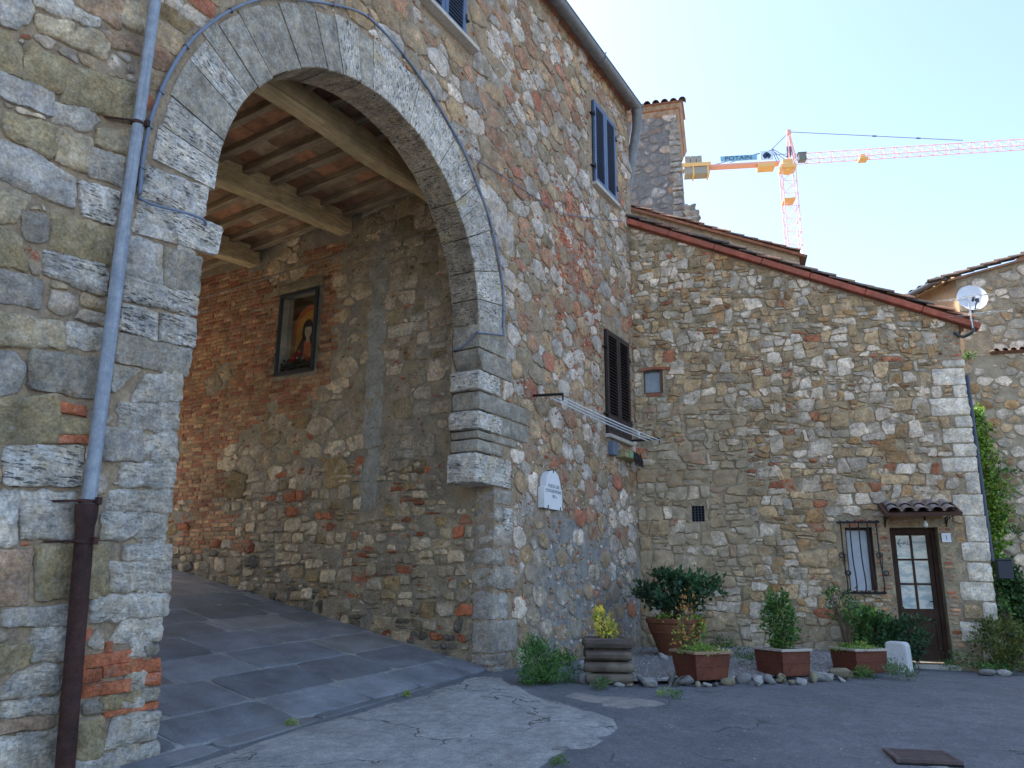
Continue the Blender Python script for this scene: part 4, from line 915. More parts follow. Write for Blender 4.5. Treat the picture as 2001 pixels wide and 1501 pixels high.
for _ in range(5200):
    x, y, z = bedpt(random.random(), random.random()**1.2); r = random.uniform(.008, .02); a = random.random()*6
    c = pick([(2, (.29, .29, .29)), (1, (.4, .39, .37)), (.5, (.17, .17, .17))]); m.add([(x+r*(p[0]*math.cos(a)-p[1]*math.sin(a))*random.uniform(.7, 1.2), y+r*(p[0]*math.sin(a)+p[1]*math.cos(a)), z+r*.7*p[2]) for p in oct_], of, col=c)
for _ in range(500):
    p = gp(random.uniform(1100, 1990), 1325+175*random.random()**2.0); r = random.uniform(.004, .011); m.add([(p[0]+r*q[0], p[1]+r*q[1], p[2]+r*.7*q[2]) for q in oct_], of, col=pick([(1, (.32, .31, .29)), (1, (.2, .2, .19))]))
tag(m.build('gravel', attr_mat('gravel_stone', .9, .2, 30), None, True), kind='stuff')
# ================================================================ the far stone house
fh = empty('stone_house', (0, 0, 0), 0, 'low stone house with sloping tiled roof edge, glazed brown door and white corner blocks', 'building')
ZT = lambda u: 8.36-.447*u
DOOR = (4.22, 4.96, .13, 2.3); WND = (3.52, 3.95, 1.27, 2.31); SWN = (.2, .56, 4.84, 5.3); VNT = (.98, 1.2, 2.44, 2.72)
fb = MB(); us = sorted({0, 5.68, *[a for q in (DOOR, WND, SWN, VNT) for a in q[:2]], 2, 2.8})
zs = sorted({-1, *[a for q in (DOOR, WND, SWN, VNT) for a in q[2:]]})
for i in range(len(us)-1):
    a, b = us[i], us[i+1]; zz = zs+[99]
    for j in range(len(zz)-1):
        c, d = zz[j], zz[j+1]
        if any(q[0] <= (a+b)/2 <= q[1] and q[2] <= (c+min(d, 9))/2 <= q[3] for q in (DOOR, WND, SWN, VNT)): continue
        d0, d1 = min(d, ZT(a)), min(d, ZT(b))
        fb.quad(fw_pt(a, c), fw_pt(b, c), fw_pt(b, d1), fw_pt(a, d0), mi=1)
for q, dep in ((DOOR, .34), (WND, .24), (SWN, .2), (VNT, .15)):
    a, b, c, d = q
    for (p0, p1) in (((a, c), (a, d)), ((a, d), (b, d)), ((b, d), (b, c)), ((b, c), (a, c))):
        fb.quad(fw_pt(*p0), fw_pt(*p1), fw_pt(*p1, -dep), fw_pt(*p0, -dep), mi=1)
fb.quad(fw_pt(5.68, -1), fw_pt(5.68, -1, -7), fw_pt(5.68, ZT(5.68), -7), fw_pt(5.68, ZT(5.68)), mi=1)
fb.quad(fw_pt(0, -1, -7), fw_pt(5.68, -1, -7), fw_pt(5.68, ZT(5.68), -7), fw_pt(0, ZT(0), -7), mi=1)
EXF = [rectp(*[a+b for a, b in zip(q, (-.03, .03, -.03, .03))]) for q in (WND, SWN, VNT)]+[rectp(DOOR[0]-.22, DOOR[1]+.24, 0, 2.42), rectp(WND[0]-.14, WND[1]+.02, WND[2]-.06, WND[3]+.16)]
qz = .12; QF = []; k = 0
while qz < 5.1:
    hh = random.choice((.22, .3, .36, .42, .34)) if qz < 3 else random.uniform(.2, .33); ll = (.3, .55, .24, .62, .36, .5)[k % 6]*random.uniform(.8, 1.1); QF.append((qz, min(qz+hh, 5.15), ll)); EXF.append(rectp(5.68-ll, 5.7, qz, qz+hh)); qz += hh+.012; k += 1
EXF.append(rectp(5.38, 5.7, 5.12, 5.75))
cells = coursed(-.05, 5.72, .0, 5.0, .1, .27, .9, 2.1, .8, .25, .045, .045)
cells2 = coursed(-.05, 5.72, 3.2, 8.4, .07, .22, .8, 1.9, .5, .35, .06, .05)+rubble(-.05, 5.72, 3.6, 8.4, .035, .1, 1.3, 6, 1.2)[:0]
for q in cells+cells2:
    cx, cz, A = centroid(ccw(q))
    e = exclude(q, EXF)
    if not e: continue
    e = clip(e, .447, 1, 8.3); e = clip(e, 1, 0, 5.69); e = clip(e, -1, 0, -.015)
    if len(e) < 3: continue
    cx, cz, A = centroid(ccw(e)); sp = 3.8+.35*math.sin(cx*2.1)
    if (cz > sp) == (q in cells): continue
    col = pick(PAL_FAR)
    if A < .005 and random.random() < .25: col = pick([(1, (.34, .13, .075))])
    sm = .55+random.uniform(-.15, .2) if (cx < 2.0 and 1.2 < cz < 4.7) or cz < .8 else random.uniform(.05, .38)
    e = rough_cut(e)
    put_stone(fb, e, FF, col, h=random.uniform(.004, .034), gap=random.uniform(.001, .011), res=.04, sharp=random.random() < .6, rnd=1, jit=.01, smear=sm, trav=.5 if random.random() < .12 else 0, ang=random.uniform(-.3, .3))
def fbrick(u0, u1, v0, v1, p=.85, L=.24):
    for q in bricks(u0, u1, v0, v1, L, .068):
        q = clip(clip(q, 1, 0, u1), -1, 0, -u0)
        if len(q) < 3 or random.random() > p: continue
        if centroid(q)[2] > .003: put_stone(fb, q, FF, pick([(2, (.38, .14, .08)), (2, (.4, .25, .155)), (1.2, (.42, .33, .23))]), h=.008, gap=.006, jit=.003, res=.1, smear=random.uniform(.0, .35))
fbrick(DOOR[1]+.005, DOOR[1]+.22, .12, 2.36); fbrick(WND[1]+.0, DOOR[0]-.005, .6, 2.36); fbrick(WND[0]-.12, WND[0]-.005, 1.25, 2.3, .8, .12); fbrick(WND[0]-.1, WND[1]+.05, 2.32, 2.45); fbrick(5.4, 5.69, 5.14, 5.72, .95); fbrick(DOOR[0], DOOR[1], 2.32, 2.44)
chips(fb, FF, 1500, .05, 5.6, .3, 8.2, EXF, PAL_CHIP, lambda u, v: v < ZT(u)-.2, .01, .03)
AXF = [FD, FN, np.array([0, 0, 1.])]
for (a, b, ll) in QF: block(fb, fw_pt(5.68-ll/2+.01, (a+b)/2, -.14), (ll/2, .155+random.uniform(0, .012), (b-a)/2), AXF, r=.025, n=5, amp=.008, col=vary((.66, .61, .52), .07), par=(.08, .05, random.random()))
fb.build('wall', [MSF, MMORTF], fh, True, angle=50)
# verge and tiles along the slope
SLP = np.array([1, -.447])/math.hypot(1, .447)
AXS = [FD*SLP[0]+np.array([0, 0, SLP[1]]), FN, np.cross(FD*SLP[0]+np.array([0, 0, SLP[1]]), FN)]
if AXS[2][2] < 0: AXS[2] = -AXS[2]
m = MB(); u = -.02; MVERGE = rough_mat('red_verge_tile', (.36, .105, .065), .3, 5, .006, (.27, .11, .08), 40, .8)
while u < 5.6:
    l = random.uniform(.85, 1.0); uc = u+l*SLP[0]/2; m.box(np.array(fw_pt(uc, ZT(uc)+.02, .03+random.uniform(-.004, .004))), (l/2-.004, .1, .055), AXS); u += l*SLP[0]
m.build('verge', MVERGE, fh, bevel=.012)
def coppi(mb, org, along, out, upv, length, rows, step, n_al, r=.09, cols=None, slope_off=.0):
    """half round clay tiles overlapping down a slope"""
    for rI in range(rows):
        for k in range(n_al):
            o = org+out*(-rI*step)+along*(k*.34)+upv*(.0+random.uniform(-.01, .012)); l = .45; rr = r*random.uniform(.92, 1.08); V = []; n = 8; tw = random.uniform(-.02, .02)
            for e, (t, q, lift) in enumerate(((0, rr*.85, .0), (l, rr, .035))):
                for th in (1.0, .84):
                    for j in range(n+1):
                        a = math.pi*j/n; V.append(o+along*t+out*(q*th*math.cos(a)+tw*e)+upv*(q*th*math.sin(a)*.8+lift+.0))
            F = []; w_ = n+1
            for j in range(n):
                F += [(j, j+1, 2*w_+j+1, 2*w_+j), (w_+j+1, w_+j, 3*w_+j, 3*w_+j+1), (2*w_+j, 2*w_+j+1, 3*w_+j+1, 3*w_+j), (j+1, j, w_+j, w_+j+1)]
            mb.add(V, F, col=pick(cols or TCOL))
TCOL = [(1.2, (.14, .105, .085)), (1, (.2, .12, .085)), (.7, (.1, .085, .075)), (.5, (.27, .15, .1))]
m = MB(); o = np.array(fw_pt(-.08, ZT(-.08)+.11, .05)); coppi(m, o, AXS[0], FN, AXS[2], .45, 7, .2, 19)
a_, b_ = fw_pt(-.05, ZT(-.05)+.085, .1), fw_pt(5.75, ZT(5.75)+.085, .1); m.quad(a_, b_, fw_pt(5.75, ZT(5.75)+.085, -7), fw_pt(-.05, ZT(-.05)+.085, -7), col=(.2, .12, .08))
m.build('roof_tiles', MROOF, fh, True, angle=50)
m = MB(); p = np.array(fw_pt(4.0, ZT(4.0)+.36, -.9)); block(m, p, (.16, .13, .12), AXF, r=.05, amp=.02, col=(.35, .27, .19), par=(0, .2, .3)); m.build('ridge_stone', MSF, fh, True)
# door
MDOOR = wood_mat('dark_brown_door', (.065, .037, .026), 2, .25, (.05, .035, .03), .2); AXD = AXF
def fbox(mb, u0, u1, z0, z1, o0, o1, **k): mb.box(np.array(fw_pt((u0+u1)/2, (z0+z1)/2, (o0+o1)/2)), (abs(u1-u0)/2, abs(o1-o0)/2, abs(z1-z0)/2), AXF, **k)
u0, u1, z0, z1 = DOOR; m = MB(); od = -.26
fbox(m, u0, u0+.07, z0, z1, od-.03, od+.06); fbox(m, u1-.07, u1, z0, z1, od-.03, od+.06); fbox(m, u0+.07, u1-.07, z1-.09, z1, od-.03, od+.06)
du0, du1 = u0+.075, u1-.075; gz0, gz1 = .98, z1-.12
fbox(m, du0, du0+.05, z0+.03, z1-.095, od-.02, od+.03); fbox(m, du1-.07, du1, z0+.03, z1-.095, od-.02, od+.03)
fbox(m, du0+.05, du1-.07, z0+.03, z0+.2, od-.02, od+.028); fbox(m, du0+.05, du1-.07, gz0-.16, gz0, od-.02, od+.028); fbox(m, du0+.05, du1-.07, z0+.2, gz0-.16, od-.02, od+.008); fbox(m, du0+.1, du1-.12, z0+.27, gz0-.23, od+.008, od+.02)
um = (du0+du1)/2-.01; fbox(m, um-.018, um+.018, gz0, gz1+.03, od-.015, od+.024)
for k in range(1, 3): zz = gz0+(gz1-gz0)*k/3; fbox(m, du0+.05, du1-.07, zz-.016, zz+.016, od-.015, od+.022)
fbox(m, du0+.05, du1-.07, gz1, gz1+.03, od-.02, od+.026)
dr = m.build('door', MDOOR, fh, bevel=.004)
gl = NT('door_glass'); gl.b.inputs['Specular IOR Level'].default_value = .9; MGL = gl.out(gl.mix(gl.mr(gl.noise(3.5, 4, .6, gl.scale(gl.tc.outputs['Object'], (1, 1, 2.2))), .42, .55), (.34, .46, .49), (.68, .7, .65)), rough=.08)  # pale patches in the pane colour imitate reflections
m = MB(); fbox(m, du0+.045, du1-.065, gz0-.005, gz1+.005, od-.008, od+.004); m.build('pane', MGL, dr)
m = MB(); m.tube([fw_pt(du1-.035, 1.1, od+.03), fw_pt(du1-.035, 1.1, od+.075), fw_pt(du1-.13, 1.1, od+.075)], .009, 8); m.build('handle', MIRON, dr)
m = MB(); fbox(m, DOOR[0]-.02, DOOR[1]+.06, -.1, .125, -.36, .16); m.build('threshold', MSILL, fh, bevel=.01)
ps = empty('paper_notice', (0, 0, 0), 0, 'white paper notice with an arrow behind the top door panes', 'notice'); MPAPER = plain('white_paper', (.72, .74, .68), .8, 0, .04); MINK = plain('blue_grey_ink', (.12, .2, .26), .8)
for (a, b) in ((du0+.055, um-.024), (um+.024, du1-.075)):
    m = MB(); fbox(m, a, b, gz1-.22, gz1-.035, od+.005, od+.008); m.build('sheet', MPAPER, ps)
def ftext(body, size, u, z, off, mat, par):
    o = text(body, size, fw_pt(u, z, off), (R(90), 0, FA), mat, par, ext=.0004); return o
ftext('AL', .1, um-.075, gz1-.125, od+.01, MINK, ps); ftext('NEGOZIO', .055, um+.024+.115, gz1-.115, od+.01, MINK, ps); ftext('aperto', .03, um+.15, gz1-.185, od+.01, MINK, ps)
m = MB(); au, az = du0+.075, gz1-.125
for (p, q) in (((au, az), (au+.085, az)), ((au, az), (au+.05, az+.065)), ((au, az), (au+.05, az-.065))):
    m.tube([fw_pt(*p, od+.011), fw_pt(*q, od+.011)], .007, 5)
m.build('arrow', MINK, ps)
# canopy over the door
cn = empty('door_canopy', (0, 0, 0), 0, 'small tiled canopy on scrolled iron brackets over the brown door', 'canopy')
cu0, cu1 = 4.1, 5.2; MCAN = plain('brown_canopy_wood', (.085, .04, .028), .6, 0, .3)
cb_, cf = np.array([2.68, .0]), np.array([2.47, .56])
alongC = FN*(cf[1]-cb_[1])+np.array([0, 0, cf[0]-cb_[0]]); LC = np.linalg.norm(alongC); alongC /= LC; upC = np.cross(FD, alongC); upC = upC if upC[2] > 0 else -upC; AXC = [FD, alongC, upC]
m = MB(); cc = np.array(fw_pt((cu0+cu1)/2, (cb_[0]+cf[0])/2, .28)); m.box(cc, ((cu1-cu0)/2, LC/2, .014), AXC)
for uu in (cu0, cu1): m.box(np.array(fw_pt(uu, (cb_[0]+cf[0])/2, .28)), (.022, LC/2, .03), AXC)
m.box(np.array(fw_pt((cu0+cu1)/2, cf[0], cf[1])), ((cu1-cu0)/2+.02, .015, .03), AXC); m.build('frame', MCAN, cn)
m = MB(); fbox(m, 4.2, 5.05, 2.44, 2.52, .0, .05); m.build('wall_plate', wood_mat('pale_wood', (.33, .2, .09), 0), cn)
m = MB()
for k in range(5):
    uu = cu0+.13+k*.21
    for e in range(2):
        o = np.array(fw_pt(uu, cb_[0]+.03, .0))+alongC*(.27*e); V = []
        for t, q, lf in ((0, .075, 0), (.33, .09, .02)):
            for j in range(9): a = math.pi*j/8; V.append(o+alongC*t+FD*q*math.cos(a)+upC*(q*.75*math.sin(a)+lf))
        m.add(V, [(j, j+1, 9+j+1, 9+j) for j in range(8)], col=pick([(1, (.2, .19, .185)), (1, (.27, .25, .235))]))
    if k < 4:
        for e in range(2):
            o = np.array(fw_pt(uu+.105, cb_[0]+.03, .0))+alongC*(.27*e); V = []
            for t, q in ((0, .06), (.33, .06)):
                for j in range(7): a = math.pi+math.pi*j/6; V.append(o+alongC*t+FD*q*math.cos(a)+upC*(.055+q*.6*math.sin(a)))
            m.add(V, [(j, j+1, 7+j+1, 7+j) for j in range(6)], col=(.24, .17, .13))
m.build('tiles', MROOF, cn, True, angle=60)
def spiral(u, z, r, turns, off, flip=1, start=0.0, n=26):
    return [(u+flip*r*(1-.72*i/n)*math.cos(start+turns*2*math.pi*i/n), z+r*(1-.72*i/n)*math.sin(start+turns*2*math.pi*i/n), off) for i in range(n+1)]
for uu in (4.16, 5.1):
    m = MB(); pl_ = lambda P_: [fw_pt(uu, b, a) for a, b in P_]
    m.tube(pl_([(0.01, 2.64), (.01, 2.3)]), .012, 6); m.tube(pl_([(.01, 2.6), (.5, 2.45)]), .011, 6); m.tube(smooth(pl_([(.015, 2.32), (.1, 2.4), (.25, 2.43), (.48, 2.44)])), .01, 6)
    for (a, b, r) in ((.12, 2.47, .05), (.26, 2.47, .04)): m.tube([fw_pt(uu, z_, o_) for (o_, z_, _) in spiral(a, b, r, 1.4, 0)], .007, 5)
    m.build('bracket', MIRON, cn)
lb = empty('hanging_lamp', (0, 0, 0), 0, 'white bulb lamp hanging under the door canopy', 'lamp'); lu, lz = 4.72, 2.36
m = MB(); m.tube([fw_pt(lu, lz+.1, .3), fw_pt(lu, lz+.03, .3)], [.012, .02], 10); m.build('holder', MIRON, lb)
m = MB(); pc = fw_pt(lu, lz-.03, .3); m.lathe([(.002, -.05), (.025, -.045), (.038, -.02), (.038, .0), (.025, .03), (.014, .055)], pc, 16); m.build('bulb', plain('white_glass', (.75, .75, .7), .2), lb, True)
m = MB(); m.tube([fw_pt(lu-.12, lz+.06, .3), fw_pt(lu+.13, lz+.075, .3)], .008, 6); m.build('arm', plain('brass_arm', (.4, .32, .12), .4, .6), lb)
nm = empty('house_number', (0, 0, 0), 0, 'white tile with a house number beside the brown door', 'sign'); m = MB(); fbox(m, 5.0, 5.14, 2.05, 2.2, .012, .03); m.build('tile', plain('white_tile', (.72, .76, .8), .3, 0, .04), nm, bevel=.003); ftext('1', .11, 5.07, 2.12, .032, plain('blue_number', (.1, .15, .35), .5), nm)
# window with grille, small window, vent
wn = empty('w', (0, 0, 0)); bpy.data.objects.remove(wn)
u0, u1, z0, z1 = WND; m = MB(); fbox(m, u0, u1, z0, z1, -.2, -.16); wn = m.build('window', plain('grey_white_curtain', (.5, .54, .6), .5, 0, .15, 3), fh); wn['label'] = 'curtained window behind a bellied iron grille'
m = MB(); fbox(m, u0, u0+.03, z0, z1, -.16, -.12); fbox(m, u1-.07, u1, z0, z1, -.16, -.1); fbox(m, u0, u1, z1-.04, z1, -.16, -.12); m.build('frame', MDOOR, wn)
gr = empty('window_grille', (0, 0, 0), 0, 'bellied wrought iron grille with scrolls over the small curtained window', 'grille'); gu0, gu1 = 3.42, 4.0
for zz, nm_ in ((2.39, 'rail'), (1.23, 'rail')):
    m = MB(); m.tube([fw_pt(gu0-.04, zz, .09), fw_pt(gu1+.06, zz, .09)], .018, 6)
    for k in range(6): m.tube([fw_pt(*p) for p in [(a, b, c) for (a, b, c) in spiral(gu0+.02+k*(gu1-gu0)/5, zz+.0, .03, 1.1, .1+(.03 if zz < 2 else 0))]], .008, 5)
    m.build('rail', MIRON, gr)
    for uu in (gu0, gu1):
        m = MB(); m.tube([fw_pt(uu, zz, -.02), fw_pt(uu, zz, .1)], .012, 6); m.build('anchor', MIRON, gr)
for k in range(5):
    uu = gu0+.03+k*(gu1-gu0-.02)/4; m = MB()
    m.tube(smooth([fw_pt(uu, 2.39, .09), fw_pt(uu, 2.1, .085), fw_pt(uu, 1.75, .12), fw_pt(uu, 1.5, .24), fw_pt(uu, 1.36, .28), fw_pt(uu, 1.27, .22), fw_pt(uu, 1.23, .09)]), .0105, 6); m.build('bar', MIRON, gr)
for uu in (gu0+.0, gu1+.0):
    m = MB(); m.tube([fw_pt(*p) for p in spiral(uu, 1.83, .055, 1.3, .15)], .011, 5); m.tube([fw_pt(*p) for p in spiral(uu+.06, 1.55, .05, -1.3, .22, -1)], .011, 5); m.tube([fw_pt(uu+.045, 1.83, .13), fw_pt(uu+.03, 1.7, .15), fw_pt(uu+.02, 1.55, .17)], .008, 5); m.build('scroll', MIRON, gr)
u0, u1, z0, z1 = SWN; m = MB(); fbox(m, u0, u1-.05, z0, z1, -.13, -.1); wn = m.build('window', plain('dusty_glass', (.14, .16, .16), .15, 0, .3, 6, .8), fh)
m = MB(); fbox(m, u1-.06, u1, z0, z1, -.12, -.02); fbox(m, u0, u1, z0-.0, z0+.03, -.12, -.04); fbox(m, u0-.01, u0+.02, z0, z1, -.12, -.06); m.build('frame', plain('red_brown_frame', (.12, .06, .045), .7, 0, .3), wn)
m = MB(); nseg = 9
for k in range(nseg): a = -.2+.56*k/(nseg-1)*1.0+.02; fbox(m, u0-.09+k*.067, u0-.09+(k+1)*.067, z1+.01-.008*abs(k-4), z1+.06-.008*abs(k-4), -.02, .03)
MBR = m; m = MB(); fbox(m, u0+.05, u1-.02, z0-.055, z0-.004, -.02, .02); m.build('brick_sill', plain('brick_sill', (.3, .11, .065), .9, 0, .3), wn); m = MBR; m.build('brick_head', rough_mat('red_brick', (.33, .12, .065), .3, 8, .006, (.28, .16, .1)), wn)
vt = empty('vent_grate', (0, 0, 0), 0, 'small dark square vent grate low in the stone wall', 'vent'); u0, u1, z0, z1 = VNT; m = MB(); fbox(m, u0, u1, z0, z1, -.12, -.1); m.build('backing', MDARK, vt); m = MB()
for k in range(5): uu = u0+(u1-u0)*k/4; m.tube([fw_pt(uu, z0, -.02), fw_pt(uu, z1, -.02)], .007, 5)
for k in range(7): zz = z0+(z1-z0)*k/6; m.tube([fw_pt(u0, zz, -.026), fw_pt(u1, zz, -.026)], .006, 5)
m.build('grid', plain('grey_grate', (.06, .068, .08), .5, .3), vt)
# corner drain pipe
m = MB(); m.tube([fw_pt(5.74, 4.9, -.12), fw_pt(5.74, 1.75, -.12)], .035, 10); tag(m.build('corner_pipe', plain('dark_blue_pipe', (.05, .065, .1), .5, .2), None, True, angle=50), 'dark slim pipe down the white corner blocks of the far house', 'pipe')
m = MB(); p = np.array(fw_pt(5.95, 1.62, -.3)); m.box(p, (.11, .08, .15), AXF); m.box(p+np.array([0, 0, .155]), (.125, .1, .012), AXF); tag(m.build('letter_box', plain('dark_slate_metal', (.035, .042, .055), .5, .3), None, bevel=.01), 'dark metal box at the corner in front of the ivy', 'letter box')
# ================================================================ buildings behind
def offp(u, z, off): return tuple(PC+u*FD+off*FN+np.array([0, 0, z]))
rh = empty('rear_house', (0, 0, 0), 0, 'plain mortared house strip rising behind the roof of the low stone house', 'building'); OB = -4.0
FR = lambda u, v, o: offp(u, v, OB+o); RT_ = lambda u: 10.66-.425*(u+.35)
m = MB(); m.quad(offp(-1.5, 2, OB), offp(3.6, 2, OB), offp(3.6, RT_(3.6), OB), offp(-1.5, RT_(-1.5), OB), mi=1); m.quad(offp(3.6, 2, OB), offp(3.6, 2, OB-4), offp(3.6, RT_(3.6), OB-4), offp(3.6, RT_(3.6), OB), mi=1); m.quad(offp(-1.5, 2, OB-4), offp(3.6, 2, OB-4), offp(3.6, RT_(3.6), OB-4), offp(-1.5, RT_(-1.5), OB-4), mi=1)
for q in rubble(-1.0, 3.6, 7.6, 10.9, .05, .16, 1.5, 22):
    q = clip(clip(q, .425, 1, 10.45-.425*.35), 1, 0, 3.6)
    if len(q) > 2 and random.random() < .6: put_stone(m, q, FR, pick(PAL_FAR), h=.008, gap=.02, res=.1, rnd=2, smear=random.uniform(.3, .6))
m.build('wall', [MSF, MMORTF], rh, True, angle=50)
m = MB(); sl = np.array([1, -.425])/math.hypot(1, .425); al = FD*sl[0]+np.array([0, 0, sl[1]]); ua = np.cross(al, FN); ua = ua if ua[2] > 0 else -ua
coppi(m, np.array(offp(-1.5, RT_(-1.5)+.06, OB+.03)), al, FN, ua, .45, 4, .21, 16, .085)
for k, t in enumerate((4.6, 5.0, 5.35)): coppi(m, np.array(offp(-1.5, RT_(-1.5)+.16, OB-.6))+al*(t-1.4), FN*-1, al, ua, .45, 1, .2, 2, .1)
m.quad(offp(-1.5, RT_(-1.5)+.03, OB+.12), offp(3.78, RT_(3.78)+.03, OB+.12), offp(3.78, RT_(3.78)+.03, OB-4), offp(-1.5, RT_(-1.5)+.03, OB-4), col=(.18, .11, .08)); m.quad(offp(-1.5, RT_(-1.5)-.03, OB+.1), offp(3.74, RT_(3.74)-.03, OB+.1), offp(3.74, RT_(3.74)+.03, OB+.12), offp(-1.5, RT_(-1.5)+.03, OB+.12), col=(.28, .13, .08))
m.build('roof_tiles', MROOF, rh, True, angle=50)
tw = empty('stone_tower', (0, 0, 0), 0, 'square grey mortared stone tower with a tiled cap behind the eave corner', 'tower'); OT = -7.0
FT = lambda u, v, o: offp(u, v, OT+o); MSG = stone_mat('grey_tower_stone', (.19, .185, .18), lf=.25, bloom=.2); MMG = rough_mat('grey_tower_mortar', (.17, .165, .16), .3, 5, .03, (.22, .2, .18), 30)
m = MB(); tu = lambda z: .86-.055*(z-12)/3.1
for (za, zb) in ((8, 12), (12, 13.5), (13.5, 15.12)):
    m.quad(offp(-2.2, za, OT), offp(tu(za), za, OT), offp(tu(zb), zb, OT), offp(-2.2, zb, OT), mi=1); m.quad(offp(tu(za), za, OT), offp(tu(za), za, OT-2.8), offp(tu(zb), zb, OT-2.8), offp(tu(zb), zb, OT), mi=1)
for q in rubble(-1.5, .84, 10.6, 15.1, .06, .17, 1.4, 26):
    q = clip(q, 1, 0, .82)
    if len(q) > 2 and random.random() < .8:
        cx, cz, A = centroid(ccw(q)); put_stone(m, q, FT, pick([(2, (.26, .255, .25)), (1, (.33, .3, .26)), (.7, (.45, .44, .42)), (.5, (.27, .2, .14))]), h=.015, gap=.02, res=.09, rnd=2, smear=.5 if cx < .45 else .2, jit=.012)
z = 11.2
while z < 15:
    hh = random.uniform(.14, .26); block(m, offp(tu(z)-.13+random.uniform(-.01, .03), z+hh/2, OT-.1), (.15, .13, hh/2-.01), AXF, r=.03, n=4, amp=.015, col=vary((.3, .285, .26), .2), par=(.1, .25, random.random())); z += hh
for (u, zz, r) in ((1.02, 11.95, .17), (1.08, 11.75, .2), (.98, 11.6, .2), (1.14, 11.55, .14), (1.0, 11.3, .25)): block(m, offp(u, zz, OT-.05), (r, .2, r*.7), AXF, r=.08, n=5, amp=.03, col=vary((.36, .34, .31), .15), par=(.5, .1, random.random()))
m.build('wall', [MSG, MMG], tw, True, angle=50)
m = MB(); pr = [(0, 15.08), (.02, 15.12), (.06, 15.2), (.07, 15.26), (.11, 15.3), (.17, 15.42), (.19, 15.46)]
for (a, za), (b, zb) in zip(pr[:-1], pr[1:]):
    c = (.33, .15, .09) if int(za*25) % 2 else (.34, .25, .17)
    m.quad(offp(-2.2, za, OT+a), offp(tu(za)+a, za, OT+a), offp(tu(zb)+b, zb, OT+b), offp(-2.2, zb, OT+b), col=c); m.quad(offp(tu(za)+a, za, OT+a), offp(tu(za)+a, za, OT-2.8), offp(tu(zb)+b, zb, OT-2.8), offp(tu(zb)+b, zb, OT+b), col=c)
m.build('cornice', attr_mat('cornice_brick', .9, .35, 7, .02), tw)
m = MB(); ro_ = FN*.93+np.array([0, 0, -.3]); ro_ /= np.linalg.norm(ro_); ru = np.cross(FD, ro_); ru = ru if ru[2] > 0 else -ru
m.quad(offp(-2.2, 15.47, OT+.22), offp(1.02, 15.47, OT+.22), offp(1.02, 16.1, OT-1.9), offp(-2.2, 16.1, OT-1.9), col=(.22, .13, .1)); m.quad(offp(-2.2, 15.42, OT+.2), offp(1.02, 15.42, OT+.2), offp(1.02, 15.47, OT+.22), offp(-2.2, 15.47, OT+.22), col=(.25, .13, .09))
for k in range(12):
    o = np.array(offp(1.0-.26*k, 15.55+random.uniform(0, .03), OT-.2)); V = []
    for t, q in ((0, .09), (.5, .11)):
        for j in range(9): a = math.pi*j/8; V.append(o+ro_*t+FD*q*math.cos(a)+ru*q*math.sin(a))
    m.add(V, [(j, j+1, 10+j, 9+j) for j in range(8)], col=pick([(1, (.2, .13, .1)), (1, (.3, .15, .1)), (.6, (.14, .12, .12))]))
m.build('roof_tiles', MROOF, tw, True, angle=60)
# house at the far right
bh = empty('background_house', (0, 0, 0), 0, 'tall rubble house at the right edge with tiled verge and plastered side wall', 'building'); OH = -5.0
FH = lambda u, v, o: offp(u, v, OH+o); zt = lambda u: 8.42+.23*(u-7.2)
MSH = stone_mat('pale_rubble_stone', (.34, .3, .235), lf=.3, bloom=.3)
m = MB(); m.quad(offp(7.15, -2, OH), offp(15, -2, OH), offp(15, zt(15), OH), offp(7.15, zt(7.15), OH), mi=1)
B0 = np.array(offp(7.15, 0, OH)); bd = -FN*.9-FD*.45; bd /= np.linalg.norm(bd); q_ = lambda t, z: tuple(B0+bd*t+np.array([0, 0, z])); m.quad(q_(0, -2), q_(4.5, -2), q_(4.5, 8.62), q_(0, 8.62), mi=2); m.quad(q_(0, 8.45), q_(4.5, 8.45), tuple(np.array(q_(4.5, 8.38))-FD*.3), tuple(np.array(q_(0, 8.38))-FD*.3), mi=2)
for q in rubble(7.15, 11.5, 0, 9.4, .05, .15, 1.4, 26):
    q = clip(clip(q, -.23, 1, 8.35-.23*7.2), -1, 0, -7.16)
    if len(q) > 2 and random.random() < .85: put_stone(m, rough_cut(q), FH, pick(PAL_FAR), h=.02, gap=.01, res=.1, rnd=1, smear=random.uniform(.2, .5), jit=.012)
m.build('wall', [MSH, MMORTF, rough_mat('lit_plaster', (.45, .31, .19), .2, 3, .01)], bh, True, angle=50)
m = MB(); sl = np.array([1, .23])/math.hypot(1, .23); al = FD*sl[0]+np.array([0, 0, sl[1]]); ua = np.cross(al, FN); ua = ua if ua[2] > 0 else -ua
o0 = np.array(offp(7.0, zt(7.0)+.1, OH+.05))
for k in range(24): coppi(m, o0+al*(.3*k), -al, FN, ua, .45, 1, .2, 1, .1)
m.quad(offp(6.95, zt(6.95)+.04, OH+.12), offp(15, zt(15)+.04, OH+.12), offp(15, zt(15)+.04, OH-5), offp(6.95, zt(6.95)+.04, OH-5), col=(.2, .12, .08)); m.quad(offp(6.95, zt(6.95), OH+.1), offp(15, zt(15), OH+.1), offp(15, zt(15)+.04, OH+.12), offp(6.95, zt(6.95)+.04, OH+.12), col=(.3, .18, .12))
for k in range(14):
    o = np.array(q_(.25+.3*k, 8.5))-FD*.05; V = []
    for t, q in ((0, .1), (.5, .12)):
        for j in range(9): a = math.pi*j/8; V.append(o-FD*(t-.3)+np.array([0, 0, .1*(.5-t)])+bd*q*math.cos(a)+np.array([0, 0, q*math.sin(a)]))
    m.add(V, [(j, j+1, 10+j, 9+j) for j in range(8)], col=pick(TCOL))
